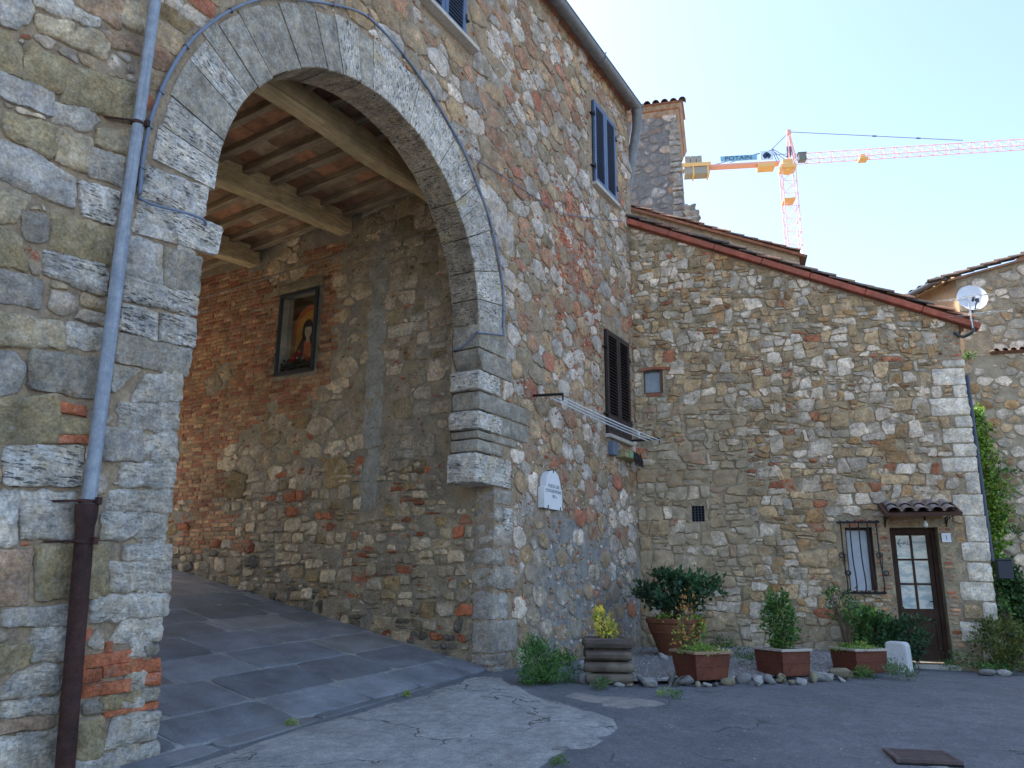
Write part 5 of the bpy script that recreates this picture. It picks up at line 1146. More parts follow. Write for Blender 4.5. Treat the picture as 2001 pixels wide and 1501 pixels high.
rk = np.array(offp(9.2, zt(9.2)+.25, OH-.2)); m.quad(offp(8.3, zt(8.3), OH+.08), offp(11, zt(11), OH+.08), offp(11, zt(11)+.35, OH+.06), offp(8.9, zt(8.9)+.28, OH+.06), col=(.42, .2, .12))
m.build('roof', MROOF, bh, True, angle=60)
m = MB(); m.tube([np.array(q_(-.05, 8.5))-FD*.25, np.array(q_(4.4, 8.5))-FD*.25], .07, 10); m.build('gutter', MZINC, bh, True, angle=50)
lw = empty('retaining_wall', (0, 0, 0), 0, 'old rubble wall with a tile coping in front of the far right house', 'wall'); OL = -4.55
FL = lambda u, v, o: offp(u, v, OL+o)
m = MB(); m.quad(offp(5.5, -2, OL), offp(15, -2, OL), offp(15, 6.45, OL), offp(5.5, 6.45, OL), mi=1); m.quad(offp(5.5, 6.45, OL), offp(15, 6.45, OL), offp(15, 6.45, OL-.5), offp(5.5, 6.45, OL-.5), mi=1)
for q in rubble(5.7, 11.2, 0, 6.5, .045, .13, 1.4, 28):
    q = clip(q, 0, 1, 6.42)
    if len(q) > 2 and random.random() < .9: put_stone(m, rough_cut(q), FL, pick(PAL_FAR[:1]+PAL_FAR), h=.018, gap=.009, res=.09, rnd=1, smear=random.uniform(.05, .4), jit=.012)
m.build('wall', [MSH, rough_mat('grey_bg_mortar', (.34, .285, .2), .3, 4, .03)], lw, True, angle=50)
m = MB()
for k in range(24):
    o = np.array(offp(7.6+.17*k, 6.5, OL-.1)); V = []
    for t, q in ((0, .06), (.25, .07)):
        for j in range(7): a = math.pi*j/6; V.append(o+FN*t+FD*q*math.cos(a)+np.array([0, 0, q*math.sin(a)-t*.2]))
    m.add(V, [(j, j+1, 8+j, 7+j) for j in range(6)], col=pick(TCOL))
m.quad(offp(7.5, 6.46, OL+.14), offp(15, 6.46, OL+.14), offp(15, 6.5, OL-.3), offp(7.5, 6.5, OL-.3), col=(.25, .15, .1)); m.quad(offp(7.5, 6.42, OL), offp(15, 6.42, OL), offp(15, 6.46, OL+.14), offp(7.5, 6.46, OL+.14), col=(.25, .13, .09))
m.build('coping', MROOF, lw, True, angle=60)
# ================================================================ tower crane
MORANGE = plain('crane_hazed_orange', (.78, .4, .34), .5, 0, .12); MYEL = plain('crane_yellow', (.74, .46, .18), .5, 0, .12); MCWT = plain('counterweight_concrete', (.3, .29, .25), .9); MBLUE = plain('sign_blue', (.2, .42, .58), .5); MNAVY = plain('sign_navy', (.02, .05, .12), .5); MPALE = plain('sign_pale', (.55, .68, .78), .5); MSTEELB = plain('crane_grey_blue', (.12, .14, .25), .5, .2)  # orange paled towards pink to imitate haze over the distant crane
cx0, cy0, H = 90.87, 10.5, 53.2; JA = math.atan2(-.921, .389)
cr_ = empty('tower_crane', (cx0, cy0, G(cx0, cy0)), JA, 'orange red lattice tower crane far behind the roofs, jib to the right', 'crane'); H -= G(cx0, cy0)
def lattice(name, p0, p1, wv, hv, bay, mat, r=.07, tri=False, rd=.045):
    p0, p1 = np.array(p0, float), np.array(p1, float); L = np.linalg.norm(p1-p0); d = (p1-p0)/L; wv, hv = np.array(wv, float), np.array(hv, float); m = MB()
    ch = [(-.5, 0), (.5, 0), (0, 1)] if tri else [(-.5, -.5), (.5, -.5), (.5, .5), (-.5, .5)]
    C_ = [wv*a+hv*b for a, b in ch]; n = max(1, int(L/bay))
    for c in C_: m.tube([p0+c, p1+c], r, 5)
    for i in range(n):
        a, b = p0+d*(L*i/n), p0+d*(L*(i+1)/n)
        for j in range(len(C_)):
            k = (j+1) % len(C_); m.tube([a+C_[j], (b if i % 2 == 0 else b)+C_[k]], rd, 4); m.tube([a+C_[j], a+C_[k]], rd, 4)
    return m.build(name, mat, cr_)
lattice('mast', (0, 0, 0), (0, 0, H-1.2), (1.65, 0, 0), (0, 1.65, 0), 1.7, MORANGE, .06, False, .032)
m = MB(); m.bx(-.95, .95, -.9, .9, H-1.1, H-.6); m.bx(-.6, .6, -.6, .6, H-.6, H+.2); m.tube([(0, 0, H-1.5), (0, 0, H-1.1)], [.5, .85], 16); m.build('slewing_ring', MYEL, cr_, bevel=.05)
for zz in (-5.4, -17.5):
    m = MB(); m.bx(-.9, .5, -.9, .9, H+zz, H+zz+.14); m.build('platform', MYEL, cr_)
lattice('jib', (1.0, 0, H+.0), (46, 0, H+.35), (0, 1.1, 0), (0, 0, 1.15), 1.5, MORANGE, .05, True, .028)
m = MB(); m.bx(-11.5, -.9, -.5, -.38, H-.1, H+.08); m.bx(-11.5, -.9, .38, .5, H-.1, H+.08); m.bx(-11.3, -1, -.5, .5, H-.2, H-.12); m.build('counter_jib', MORANGE, cr_); m = MB(); m.bx(-6.0, -2.2, .5, .62, H+.1, H+.4); m.bx(-3.6, -1.6, -.75, .75, H-.75, H-.25); m.build('winch_platform', MYEL, cr_)
m = MB()
for k in range(3): m.bx(-12.6+.72*k, -11.92+.72*k, -.7, .7, H+.35, H+1.35)
m.bx(-12.7, -9.6, -.75, .75, H-1.2, H-.25); m.build('counterweight', MCWT, cr_, bevel=.06)
m = MB(); m.bx(-13.0, -9.4, -.85, -.72, H-.2, H+.3); m.bx(-13.0, -9.4, .72, .85, H-.2, H+.3); m.bx(-13.1, -12.85, -.85, .85, H-.5, H+.3)
for x in (-11.6, -9.8): m.bx(x-.1, x+.1, -.8, .8, H-1.4, H-.1)
m.build('weight_frame', MYEL, cr_)
m = MB(); top = np.array([.55, 0, H+4.3])
for y in (-.5, .5): m.tube([(1.0, y, H+.2), top+np.array([0, y*.3, 0])], .09, 6); m.tube([(.25, y, H+.2), top+np.array([-.25, y*.3, -.5])], .08, 6)
m.bx(.3, .8, -.25, .25, H+4.0, H+4.5); m.build('cathead', MORANGE, cr_)
m = MB(); m.bx(.05, .6, -.3, .3, H+.9, H+2.1); m.build('ladder_box', MSTEELB, cr_)
m = MB()
for y in (-.4, .4): m.tube([(-1.0, y, H+.2), (-1.7, y*.4, H+2.0)], .06, 5); m.tube([(.3, y, H+.3), (-1.7, y*.4, H+2.0)], .045, 5)
m.tube([(-1.6, 0, H+1.2), (.2, 0, H+1.2)], .04, 5); m.build('tie_frame', MSTEELB, cr_)
for (p, q) in ((top, (21, 0, H+1.65)), (top+np.array([-.2, 0, -.3]), (-1.7, 0, H+2.0)), ((-1.7, .2, H+2.0), (-9.6, .3, H+.3)), ((-1.7, -.2, H+1.8), (-7.0, -.3, H+.3))):
    m = MB(); p, q = np.array(p), np.array(q); m.tube([p, q], .045, 5)
    if q[0] > 0:
        for t in (.5, .75): c = p+(q-p)*t; m.tube([c-(q-p)*.012, c+(q-p)*.012], .1, 6)
    m.build('tie_cable', MSTEELB, cr_)
m = MB(); m.bx(8.6, 9.6, -.6, .6, H-.3, H-.1); m.bx(8.8, 9.3, -.4, .4, H+.0, H+.4); m.build('trolley', MYEL, cr_)
m = MB(); m.bx(1.2, 2.1, -1.3, -.4, H-.4, H+.55); m.bx(1.1, 2.2, -1.35, -.35, H+.55, H+.65); m.build('cab', plain('cab_dark_glass', (.14, .16, .15), .2), cr_, bevel=.08)
# signs face the town square: local -y side is towards the camera
m = MB(); m.bx(-8.2, -3.7, -.72, -.62, H+.3, H+1.0); sg = m.build('name_board', MBLUE, cr_)
text('POTAIN', .8, (-6.0, -.74, H+.64), (R(90), 0, 0), MNAVY, cr_, 'board_lettering', .01, 1.15)
m = MB(); m.bx(-3.3, -1.75, -.72, -.62, H+.2, H+1.4); m.build('logo_board', MPALE, cr_)
m = MB()
lg = [(-.55, -.0), (-.3, .32), (0, .5), (.3, .32), (.55, 0), (.5, -.22), (.3, -.5), (.08, -.5), (.2, -.3), (.22, -.02), (.36, -.02), (0, .3), (-.36, -.02), (-.12, -.02), (-.12, -.5), (-.32, -.5), (-.32, -.12)]
lgv = [(-2.52+.95*a, -.735, H+.8+.95*b) for a, b in lg]; bm = bmesh.new(); f_ = bm.faces.new([bm.verts.new(p) for p in lgv]); bmesh.ops.triangulate(bm, faces=[f_]); me = bpy.data.meshes.new('arrow_emblem'); bm.to_mesh(me); bm.free(); me.materials.append(MNAVY); o = bpy.data.objects.new('arrow_emblem', me); COL.objects.link(o); o.parent = cr_
# ================================================================ dish and aerial on the corner
sdp = np.array(fw_pt(5.86, 6.1, .15)); MDISH = plain('dish_white', (.62, .65, .7), .35, 0, .05)
ds = empty('satellite_dish', tuple(sdp), 0, 'white round satellite dish on a curved bracket at the roof corner', 'satellite dish')
nd = np.array([-.9, -.22, .3]); nd /= np.linalg.norm(nd); du = np.cross(nd, [0, 0, 1.]); du /= np.linalg.norm(du); dv = np.cross(du, nd)
m = MB(); V = []; F = []; nr, na = 6, 28; cD = np.array([.13, -.05, .12])
for s_ in (0, .012):
    for i in range(nr+1):
        for j in range(na): a = 2*math.pi*j/na; rr = .255*i/nr; V.append(cD+du*rr*.94*math.cos(a)+dv*rr*1.05*math.sin(a)+nd*(.9*rr*rr-s_))
for s_ in (0, 1):
    o = s_*(nr+1)*na
    for i in range(nr):
        for j in range(na): f = (o+i*na+j, o+i*na+(j+1) % na, o+(i+1)*na+(j+1) % na, o+(i+1)*na+j); F.append(f if s_ else f[::-1])
o = (nr+1)*na
for j in range(na): F.append((nr*na+j, nr*na+(j+1) % na, o+nr*na+(j+1) % na, o+nr*na+j))
m.add(V, F); m.build('reflector', MDISH, ds, True, angle=50)
m = MB(); base = cD-dv*.25; tip = cD+nd*.27-dv*.19; m.tube([base, tip], .012, 6); m.build('arm', MZINC, ds)
m = MB(); m.tube([tip-nd*.05, tip+nd*.03], .03, 10); m.tube([tip-nd*.05+du*.06, tip+nd*.03+du*.06], .022, 8); m.box(tip-dv*.04, (.06, .02, .02)); m.build('receiver', plain('lnb_dark', (.04, .045, .06), .4), ds)
m = MB(); m.tube([tip+nd*.03, tip+nd*.05], .03, 10); m.build('receiver_cap', MDISH, ds)
m = MB(); m.tube(smooth([cD-nd*.02, cD-nd*.1+np.array([0, 0, -.2]), np.array([.05, 0, -.35]), np.array([-.02, 0, -.5]), np.array(fw_pt(5.74, 5.55, .05))-sdp, np.array(fw_pt(5.66, 5.58, .04))-sdp, np.array(fw_pt(5.6, 5.65, .02))-sdp]), .025, 8); m.build('bracket', plain('dark_bracket', (.06, .075, .085), .5, .3), ds, True)
ta = empty('television_aerial', tuple(sdp), 0, 'thin television aerials with many rods beside the satellite dish', 'aerial'); MALU = plain('aluminium_rod', (.5, .5, .46), .4, .4)
m = MB(); m.tube([(-.05, 0, -.45), (-.05, 0, .0)], .013, 6); m.tube([(.12, .02, -.4), (.12, .02, -.12)], .01, 6); m.build('mast', MALU, ta)
for (zz, a0_, n, ln, hx) in ((-.2, -.25, 7, .2, .0), (.12, -.3, 7, .22, .1)):
    m = MB(); bdv = FD*.9+FN*.35; m.tube([bdv*a0_+np.array([0, 0, zz]), bdv*(a0_+.62)+np.array([0, 0, zz])], .008, 5)
    for k in range(n): c = bdv*(a0_+.62*k/(n-1))+np.array([0, 0, zz]); e = (FD*.95-FN*.2)*ln; m.tube([c-e, c+e], .0045, 4)
    m.build('antenna_rods', MALU, ta)
# ================================================================ planting and small things
MLEAF = NT('leaf'); col = MLEAF.attr('Col').outputs['Color']; c = MLEAF.mulv(col, MLEAF.mr(MLEAF.noise(9, 4), .3, .7, .75, 1.25)); MLEAF.b.inputs['Specular IOR Level'].default_value = .35
MLEAF.t.links.new(c, MLEAF.b.inputs['Base Color']); MLEAF.b.inputs['Roughness'].default_value = .5
tr = MLEAF.n('ShaderNodeBsdfTranslucent'); MLEAF.t.links.new(MLEAF.mulv(c, 1.2), tr.inputs[0]); mx = MLEAF.n('ShaderNodeMixShader', i_0=.25); MLEAF.t.links.new(MLEAF.b.outputs[0], mx.inputs[1]); MLEAF.t.links.new(tr.outputs[0], mx.inputs[2]); MLEAF.t.links.new(mx.outputs[0], MLEAF.t.nodes['Material Output'].inputs['Surface']); MLEAF = MLEAF.m
MBARK = rough_mat('twig_bark', (.12, .085, .055), .3, 20, .004)
def leaf(mb, p, d, ln, wd, col, fold=.25):
    d = d/np.linalg.norm(d); s_ = np.cross(d, np.random.normal(size=3)); s_ /= np.linalg.norm(s_)+1e-9; nn = np.cross(d, s_)
    m_ = p+d*ln*.5; mb.add([p, m_+s_*wd+nn*wd*fold, p+d*ln-nn*ln*.12, m_-s_*wd+nn*wd*fold, m_], [(0, 1, 4), (1, 2, 4), (2, 3, 4), (3, 0, 4)], col=col)
def bush(mb, c, rad, clumps, per, ln, wd, pal, spread=.3, updir=.5, low=-.2):
    c = np.array(c, float); rad = np.array(rad, float); ctr = []
    for _ in range(clumps):
        v = np.random.normal(size=3); v /= np.linalg.norm(v); v[2] = max(v[2], low); k = random.uniform(.35, 1.0)**.6; q = c+v*rad*k; ctr.append(q); cc = pick(pal)
        for _ in range(per):
            p = q+np.random.normal(size=3)*rad*spread*.5; d = (p-c)/rad*.7+np.random.normal(size=3)*.7+np.array([0, 0, updir]); s = random.uniform(.7, 1.2); k2 = random.uniform(.8, 1.25)*1.45
            leaf(mb, p, d, ln*s, wd*s, (cc[0]*k2, cc[1]*k2, cc[2]*k2))
    return ctr
def plant(name, label, cat, base, parts, group=None):
    """parts: list of (centre above base, radii, clumps, leaves per clump, length, width, palette, ...) ; stems rise from the base"""
    t = empty(name, tuple(base), random.uniform(0, .1), label, cat, group); fm = MB(); sm = MB(); anyst = False
    for q in parts:
        c, rad, cl_, per, ln, wd, pal = q[:7]; ex = q[7] if len(q) > 7 else {}
        ctr = bush(fm, c, rad, cl_, per, ln, wd, pal, **{k: v for k, v in ex.items() if k != 'stem'})
        if ex.get('stem', True):
            for e in random.sample(ctr, min(len(ctr), 9)):
                b = np.array([random.uniform(-.03, .03), random.uniform(-.03, .03), -.03]); mid = (b+e)/2+np.array([0, 0, .06]); sm.tube([b, mid, e], [.009, .006, .003], 5); anyst = True
    fm.build('foliage', MLEAF, t)
    if anyst: sm.build('stem', MBARK, t)
    return t
DK = [(2, (.018, .05, .026)), (1, (.028, .075, .032)), (.4, (.05, .1, .045))]; MID = [(2, (.05, .115, .03)), (1, (.08, .16, .035)), (.5, (.03, .075, .025))]; YEL = [(2, (.36, .34, .05)), (1, (.2, .26, .05)), (.6, (.5, .46, .14))]; FERN = [(2, (.05, .13, .035)), (1, (.08, .19, .045)), (.6, (.03, .09, .03))]; LIME = [(2, (.12, .22, .04)), (1, (.2, .27, .06)), (.5, (.07, .14, .035))]; OLIVE = [(2, (.075, .11, .026)), (1, (.1, .115, .03)), (.6, (.035, .055, .02))]; SAGE = [(1, (.1, .15, .08)), (1, (.07, .12, .05))]
# shrine flowers
for i, (y, z, r) in enumerate(((3.97, 4.74, .03), (3.86, 4.82, .035), (3.8, 4.87, .035), (3.74, 4.92, .03), (3.93, 4.8, .025))):
    m = MB()
    for k in range(26): d = np.random.normal(size=3); d[0] -= .6; leaf(m, np.array([4.76, y, z]), d, r*1.5, r*.6, pick([(1, (.45, .03, .045)), (1, (.3, .02, .04))]))
    m.build('bloom', MLEAF, fl)
m = MB(); bush(m, (4.77, 3.82, 4.7), (.035, .3, .12), 26, 9, .07, .02, [(2, (.015, .03, .02)), (1, (.03, .05, .04)), (.4, (.2, .2, .18))]); m.build('leaves', MLEAF, fl); m = MB(); m.bx(4.73, 4.79, 3.6, 4.0, 4.572, 4.64); m.build('vase', plain('dark_vase', (.04, .045, .05), .4), fl)
# log planter
lp = gp(1205, 1341); rz = math.atan2(FN[1], FN[0])+R(90)+R(12)
lg_ = empty('log_planter', (lp[0]+.22, lp[1]+.2, lp[2]), rz, 'square planter of stacked weathered half logs, holding the yellow shrub', 'planter')
LOGM = wood_mat('weathered_log', (.11, .085, .07), 0, .55, (.27, .235, .17), .6); LOGM2 = wood_mat('weathered_log_side', (.08, .062, .055), 1, .45, (.17, .15, .12), .45)
for k in range(4):
    zz = .066+k*.126
    for s_ in (-1, 1):
        m = MB(); e = random.uniform(-.01, .015); m.tube([(-.27-e, s_*.2, zz), (-.255, s_*.2, zz), (.255, s_*.2, zz), (.27+e, s_*.2, zz)], [.04, .059, .059, .04], 14); m.build('log', LOGM, lg_, True, angle=40)
        m = MB(); m.tube([(s_*.2, -.19, zz+.0), (s_*.2, .19, zz+.0)], .06, 14); m.build('log', LOGM2, lg_, True, angle=40)
m = MB(); m.bx(-.17, .17, -.17, .17, .3, .4); m.build('soil', MSOIL, lg_)
plant('yellow_shrub', 'small bright yellow variegated shrub growing in the log planter', 'shrub', (lp[0]+.22, lp[1]+.2, lp[2]+.42), [((-.0, .02, .16), (.14, .12, .15), 26, 12, .05, .017, YEL, {'spread': .4}), ((-.04, .1, .3), (.06, .06, .14), 12, 10, .05, .016, YEL)])
# terracotta trough planters
MTC = rough_mat('terracotta', (.15, .05, .028), .28, 6, .004, (.09, .035, .025), 50, .75, .5); MRIM = rough_mat('pale_rim', (.42, .37, .32), .2, 8, .003)
def trough(px, py, wf, ws, hh, ang, rimcol, label, tp=.93):
    c = gp(px, py, .05); a = math.atan2(c[1]-CAM[1], c[0]-CAM[0])      # towards the box from the camera
    t = empty('trough_planter', tuple(c), a-R(90)+R(ang), label, 'planter', 'terracotta trough planters behind the border stones')
    m = MB(); P_ = lambda x, y, z: (x, y, z)
    def ringq(s, z): return [(s*wf*(-0.0)+x*wf*s+(1-s)*wf/2, y*ws*s+(1-s)*ws/2, z) for x, y in ((0, 0), (1, 0), (1, 1), (0, 1))]
    r0, r1, r2, r3, r4 = ringq(tp, 0), ringq((1+tp)/2, hh*.5), ringq((1+tp)/2+.014, hh*.515), ringq(1, hh), ringq(.86, hh)
    r5 = ringq(.84, hh*.8); V = r0+r1+r2+r3+r4+r5; F = [(3, 2, 1, 0)]
    for k in range(5):
        for j in range(4): F.append((k*4+j, k*4+(j+1) % 4, (k+1)*4+(j+1) % 4, (k+1)*4+j))
    F.append((20, 21, 22, 23)); m.add(V, F); m.build('box', MTC, t, bevel=.006)
    m = MB(); 
    for (a0_, a1_, b0, b1) in ((-.02, wf+.02, -.02, .05), (-.02, wf+.02, ws-.05, ws+.02), (-.02, .05, .05, ws-.05), (wf-.05, wf+.02, .05, ws-.05)): m.bx(a0_, a1_, b0, b1, hh+.002, hh+.032)
    m.build('rim', rimcol, t, bevel=.004); m = MB(); m.bx(.06, wf-.06, .06, ws-.06, hh*.8, hh*.97); m.build('soil', MSOIL, t); return t, c
def inbox(t, x, y, z): 
    a = t.rotation_euler.z; return (t.location[0]+x*math.cos(a)-y*math.sin(a), t.location[1]+x*math.sin(a)+y*math.cos(a), t.location[2]+z)
MRIMT = rough_mat('terracotta_rim', (.3, .2, .13), .2, 8, .003)
t1, c1 = trough(1361, 1331, .48, .52, .28, 33, MRIMT, 'terracotta trough with tan rim full of green creeper, nearest the log planter', .86)
t2, c2 = trough(1532, 1323, .44, .54, .29, 40, MRIM, 'terracotta trough with white rim holding the upright bushy shrub')
t3, c3 = trough(1676, 1317, .5, .54, .28, 38, MRIM, 'terracotta trough with white rim and trailing creeper, nearest the white bollard')
def creeper(label, t, wf, ws, hh, n): return plant('creeper', label, 'plant', inbox(t, wf/2, ws/2, hh), [((0, 0, .03), (wf*.5, ws*.48, .06), n, 12, .035, .013, LIME, {'spread': .35, 'low': -.6, 'stem': False}), ((-wf*.3, 0, .0), (wf*.2, ws*.45, .05), n//2, 10, .035, .013, LIME, {'stem': False, 'spread': .5})])
creeper('low bright green creeper filling the first terracotta trough', t1, .48, .52, .28, 40)
plant('red_tinged_shrub', 'thin straggling shrub with yellow and reddish leaves rising from the first trough', 'shrub', inbox(t1, .1, .36, .27), [((0, 0, .2), (.13, .13, .2), 20, 8, .05, .014, [(1, (.3, .13, .04)), (1, (.2, .22, .05)), (1, (.1, .18, .04))], {'spread': .5}), ((.12, .0, .5), (.12, .1, .16), 9, 7, .05, .014, [(1, (.32, .14, .04)), (1, (.2, .26, .05))], {'spread': .6})])
plant('bay_shrub', 'upright dense green shrub growing in the middle white rimmed trough', 'shrub', inbox(t2, .22, .27, .27), [((-.03, 0, .42), (.2, .2, .36), 75, 12, .07, .018, MID, {'spread': .3, 'low': -1}), ((0, 0, .1), (.14, .14, .1), 14, 9, .06, .018, MID)])
creeper('trailing pale green creeper spilling over the trough nearest the bollard', t3, .5, .54, .28, 40)
tt = plant('small_standard_tree', 'small slender tree with airy dark crown in the trough nearest the bollard', 'tree', inbox(t3, .16, .36, .27), [((-.02, .0, .55), (.2, .2, .24), 34, 8, .06, .016, DK[1:]+MID[:1], {'spread': .4, 'low': -.7}), ((-.16, .12, .74), (.1, .08, .08), 8, 7, .06, .016, MID, {'spread': .6})])
m = MB(); m.tube([(0, 0, -.05), (.01, .0, .2), (-.01, .0, .45)], [.013, .011, .008], 7); m.build('trunk', MBARK, tt)
# big pot with shrub at the corner
pb = np.array([9.0, -.62, .2]); pb = onp(1322, 1283, (0, 0, .27), (0, 0, 1)); pb = np.array([9.15, -.9, .255]); pb[1] = -.9
d_ = ray(1322, 1270); t_ = 13.2/np.linalg.norm(d_[:2]); pb = CAM+d_*t_; pb[2] = .24
pt_ = empty('round_pot', tuple(pb), 0, 'large round banded terracotta pot in the corner of the two walls', 'pot'); m = MB(); ps_ = .95
m.lathe([(.01, 0), (.25*ps_, 0), (.29*ps_, .1), (.4*ps_, .4), (.42*ps_, .42), (.425*ps_, .46), (.44*ps_, .48), (.455*ps_, .56), (.48*ps_, .58), (.485*ps_, .64), (.47*ps_, .655), (.43*ps_, .65), (.41*ps_, .56), (.01, .55)], (0, 0, 0), 40); m.v = [(x_, y_, z_*.9) for x_, y_, z_ in m.v]; m.build('body', rough_mat('pot_terracotta', (.19, .07, .038), .22, 5, .004, (.12, .045, .03), 50, .75, .4), pt_, True, angle=35)
plant('pot_shrub', 'big dark glossy shrub with spreading branches in the round corner pot', 'shrub', pb+np.array([0, 0, .55]), [((.0, .0, .36), (.42, .44, .34), 74, 12, .1, .03, DK[:1]+DK, {'spread': .24, 'low': -.5}), ((.05, -.42, .5), (.3, .32, .2), 36, 11, .1, .028, DK[1:], {'spread': .4}), ((-.05, .5, .42), (.22, .2, .16), 18, 10, .1, .028, DK, {'spread': .4}), ((0, 0, .66), (.28, .28, .1), 26, 9, .1, .028, DK[1:], {'spread': .5})])
plant('pot_creeper', 'pale green creeper fringing the rim of the round pot', 'plant', pb+np.array([-.05, -.05, .55]), [((0, 0, .03), (.42, .42, .07), 60, 9, .04, .014, LIME, {'spread': .3, 'stem': False, 'low': -.5}), ((-.12, -.36, -.12), (.1, .1, .2), 22, 9, .045, .014, LIME, {'stem': False, 'spread': .5, 'low': -1}), ((-.1, -.38, -.02), (.1, .1, .06), 8, 7, .05, .016, [(1, (.4, .22, .03)), (1, (.35, .3, .05))], {'stem': False})])
# ferny bush and the shrubs by the door
b_ = gp(1078, 1338)
plant('feathery_bush', 'bright green feathery bush growing at the foot of the gate house wall', 'bush', (b_[0]+.05, b_[1]+.12, b_[2]), [((-.08, .05, .2), (.26, .2, .26), 90, 22, .05, .007, FERN, {'spread': .33, 'low': -.7}), ((.12, -.12, .16), (.24, .2, .2), 60, 20, .05, .007, FERN, {'spread': .33, 'low': -.7}), ((-.1, .1, .4), (.14, .12, .12), 22, 14, .05, .007, FERN, {'spread': .5})])
b_ = np.array(fw_pt(3.85, .2, .42)); b_[2] = .18
plant('leafy_shrub', 'broad dark green shrub growing against the wall left of the brown door', 'shrub', b_, [((0, .12, .4), (.28, .36, .34), 110, 12, .11, .022, MID[:1]+DK[1:], {'spread': .26, 'low': -.8}), ((-.02, -.35, .34), (.3, .3, .34), 80, 12, .09, .022, DK, {'spread': .3, 'low': -.8}), ((-.08, .25, .68), (.2, .22, .12), 30, 9, .12, .02, LIME[:1]+MID, {'spread': .4, 'updir': 1.2}), ((-.1, -.62, .6), (.12, .16, .1), 8, 5, .08, .018, DK)])
b_ = np.array(fw_pt(5.62, .1, .3)); b_[2] = G(b_[0], b_[1])
plant('corner_shrub', 'rounded olive green shrub with yellow tips at the white corner blocks', 'shrub', b_, [((0, -.02, .5), (.36, .4, .36), 150, 14, .06, .014, OLIVE, {'spread': .24, 'low': -.8}), ((0, -.3, .45), (.14, .14, .16), 24, 11, .06, .014, [(1, (.28, .26, .05)), (1, (.16, .18, .04))], {'spread': .4}), ((.0, .0, .14), (.3, .32, .16), 50, 12, .06, .014, OLIVE, {'spread': .3}), ((0, -.1, .95), (.05, .06, .16), 12, 7, .06, .014, MID, {'spread': .6})])
def ivy(name, label, pts, n, pal, ln=.085):
    t = empty(name, pts[0][0], 0, label, 'ivy'); o = np.array(pts[0][0]); m = MB(); sm = MB()
    sm.tube([np.array(p[0])-o for p in pts], .02, 6)
    for _ in range(n):
        k = random.uniform(0, len(pts)-1.001); i = int(k); f = k-i; p = np.array(pts[i][0])*(1-f)+np.array(pts[i+1][0])*f-o; w_ = pts[i][1]*(1-f)+pts[i+1][1]*f; w_ *= .75+.25*math.sin(k*9)
        p = p+FD*random.gauss(0, .27)*w_+FN*abs(random.gauss(0, .14))+np.array([0, 0, random.gauss(0, .1)]); c = pick(pal); leaf(m, p, FN*.5+np.array([0, 0, -.6])+np.random.normal(size=3)*.5, ln*random.uniform(.6, 1.2), ln*.45, c)
    m.build('foliage', MLEAF, t); sm.build('stem', MBARK, t)
def op(px, py, off): 
    P = onp(px, py, PC+off*FN, FN); return tuple(P)
IVP = [(2, (.16, .32, .045)), (1, (.24, .38, .06)), (.7, (.08, .17, .035))]
ivy('ivy', 'bright green ivy column climbing the wall behind the white corner', [(op(1935, 1130, -4.35), .5), (op(1942, 1040, -4.35), .55), (op(1940, 980, -4.35), .95), (op(1925, 900, -4.35), .7), (op(1905, 800, -4.35), .25)], 2600, IVP)
ivy('dark_ivy', 'dark green ivy mass at the foot of the wall right of the metal box', [(op(1990, 1260, -3.9), 1.3), (op(1985, 1200, -3.9), 1.3), (op(1975, 1150, -4.0), .9), (op(1960, 1110, -4.1), .4)], 2400, [(2, (.045, .11, .035)), (1, (.08, .16, .045))], .1)
for (px, py, lab) in ((1978, 920, 'small tuft of green weed high on the right background wall'), (1983, 1040, 'small tuft of weed in the shaded part of the right background wall'), (1891, 697, 'tiny green weed just under the dish on the background wall')):
    plant('wall_weed', lab, 'weed', op(px, py, -4.5), [((0, 0, 0), (.16, .16, .16), 14, 9, .07, .014, MID, {'stem': False})], 'weeds on the background wall')
# white bollard
p = gp(1765, 1313); bo = MB(); hh, ww, dd = .44, .17, .12; out = [(-ww, 0), (ww, 0)]+[(ww*math.cos(a), hh-.06+.06*math.sin(a)) for a in np.linspace(0, math.pi, 12)]; out = [(-ww*.98, 0), (ww*.98, 0), (ww*.9, hh-.06), (ww*.8, hh-.02), (ww*.6, hh), (-ww*.6, hh+.005), (-ww*.85, hh-.01), (-ww*.9, hh-.05)]; nn = len(out)
bo.add([(x, -dd, z) for x, z in out]+[(x, dd, z) for x, z in out], [tuple(range(nn)), tuple(range(2*nn-1, nn-1, -1))]+[(i, nn+i, nn+(i+1) % nn, (i+1) % nn) for i in range(nn)])
o = bo.build('stone_bollard', rough_mat('white_travertine', (.56, .56, .55), .1, 6, .004), None, bevel=.025); o.location = tuple(p+np.array([.08, .05, -.02])); a = math.atan2(p[1]-CAM[1], p[0]-CAM[0]); o.rotation_euler = (0, 0, a-R(90)-R(14)); tag(o, 'short white stone bollard beside the brown door', 'bollard')
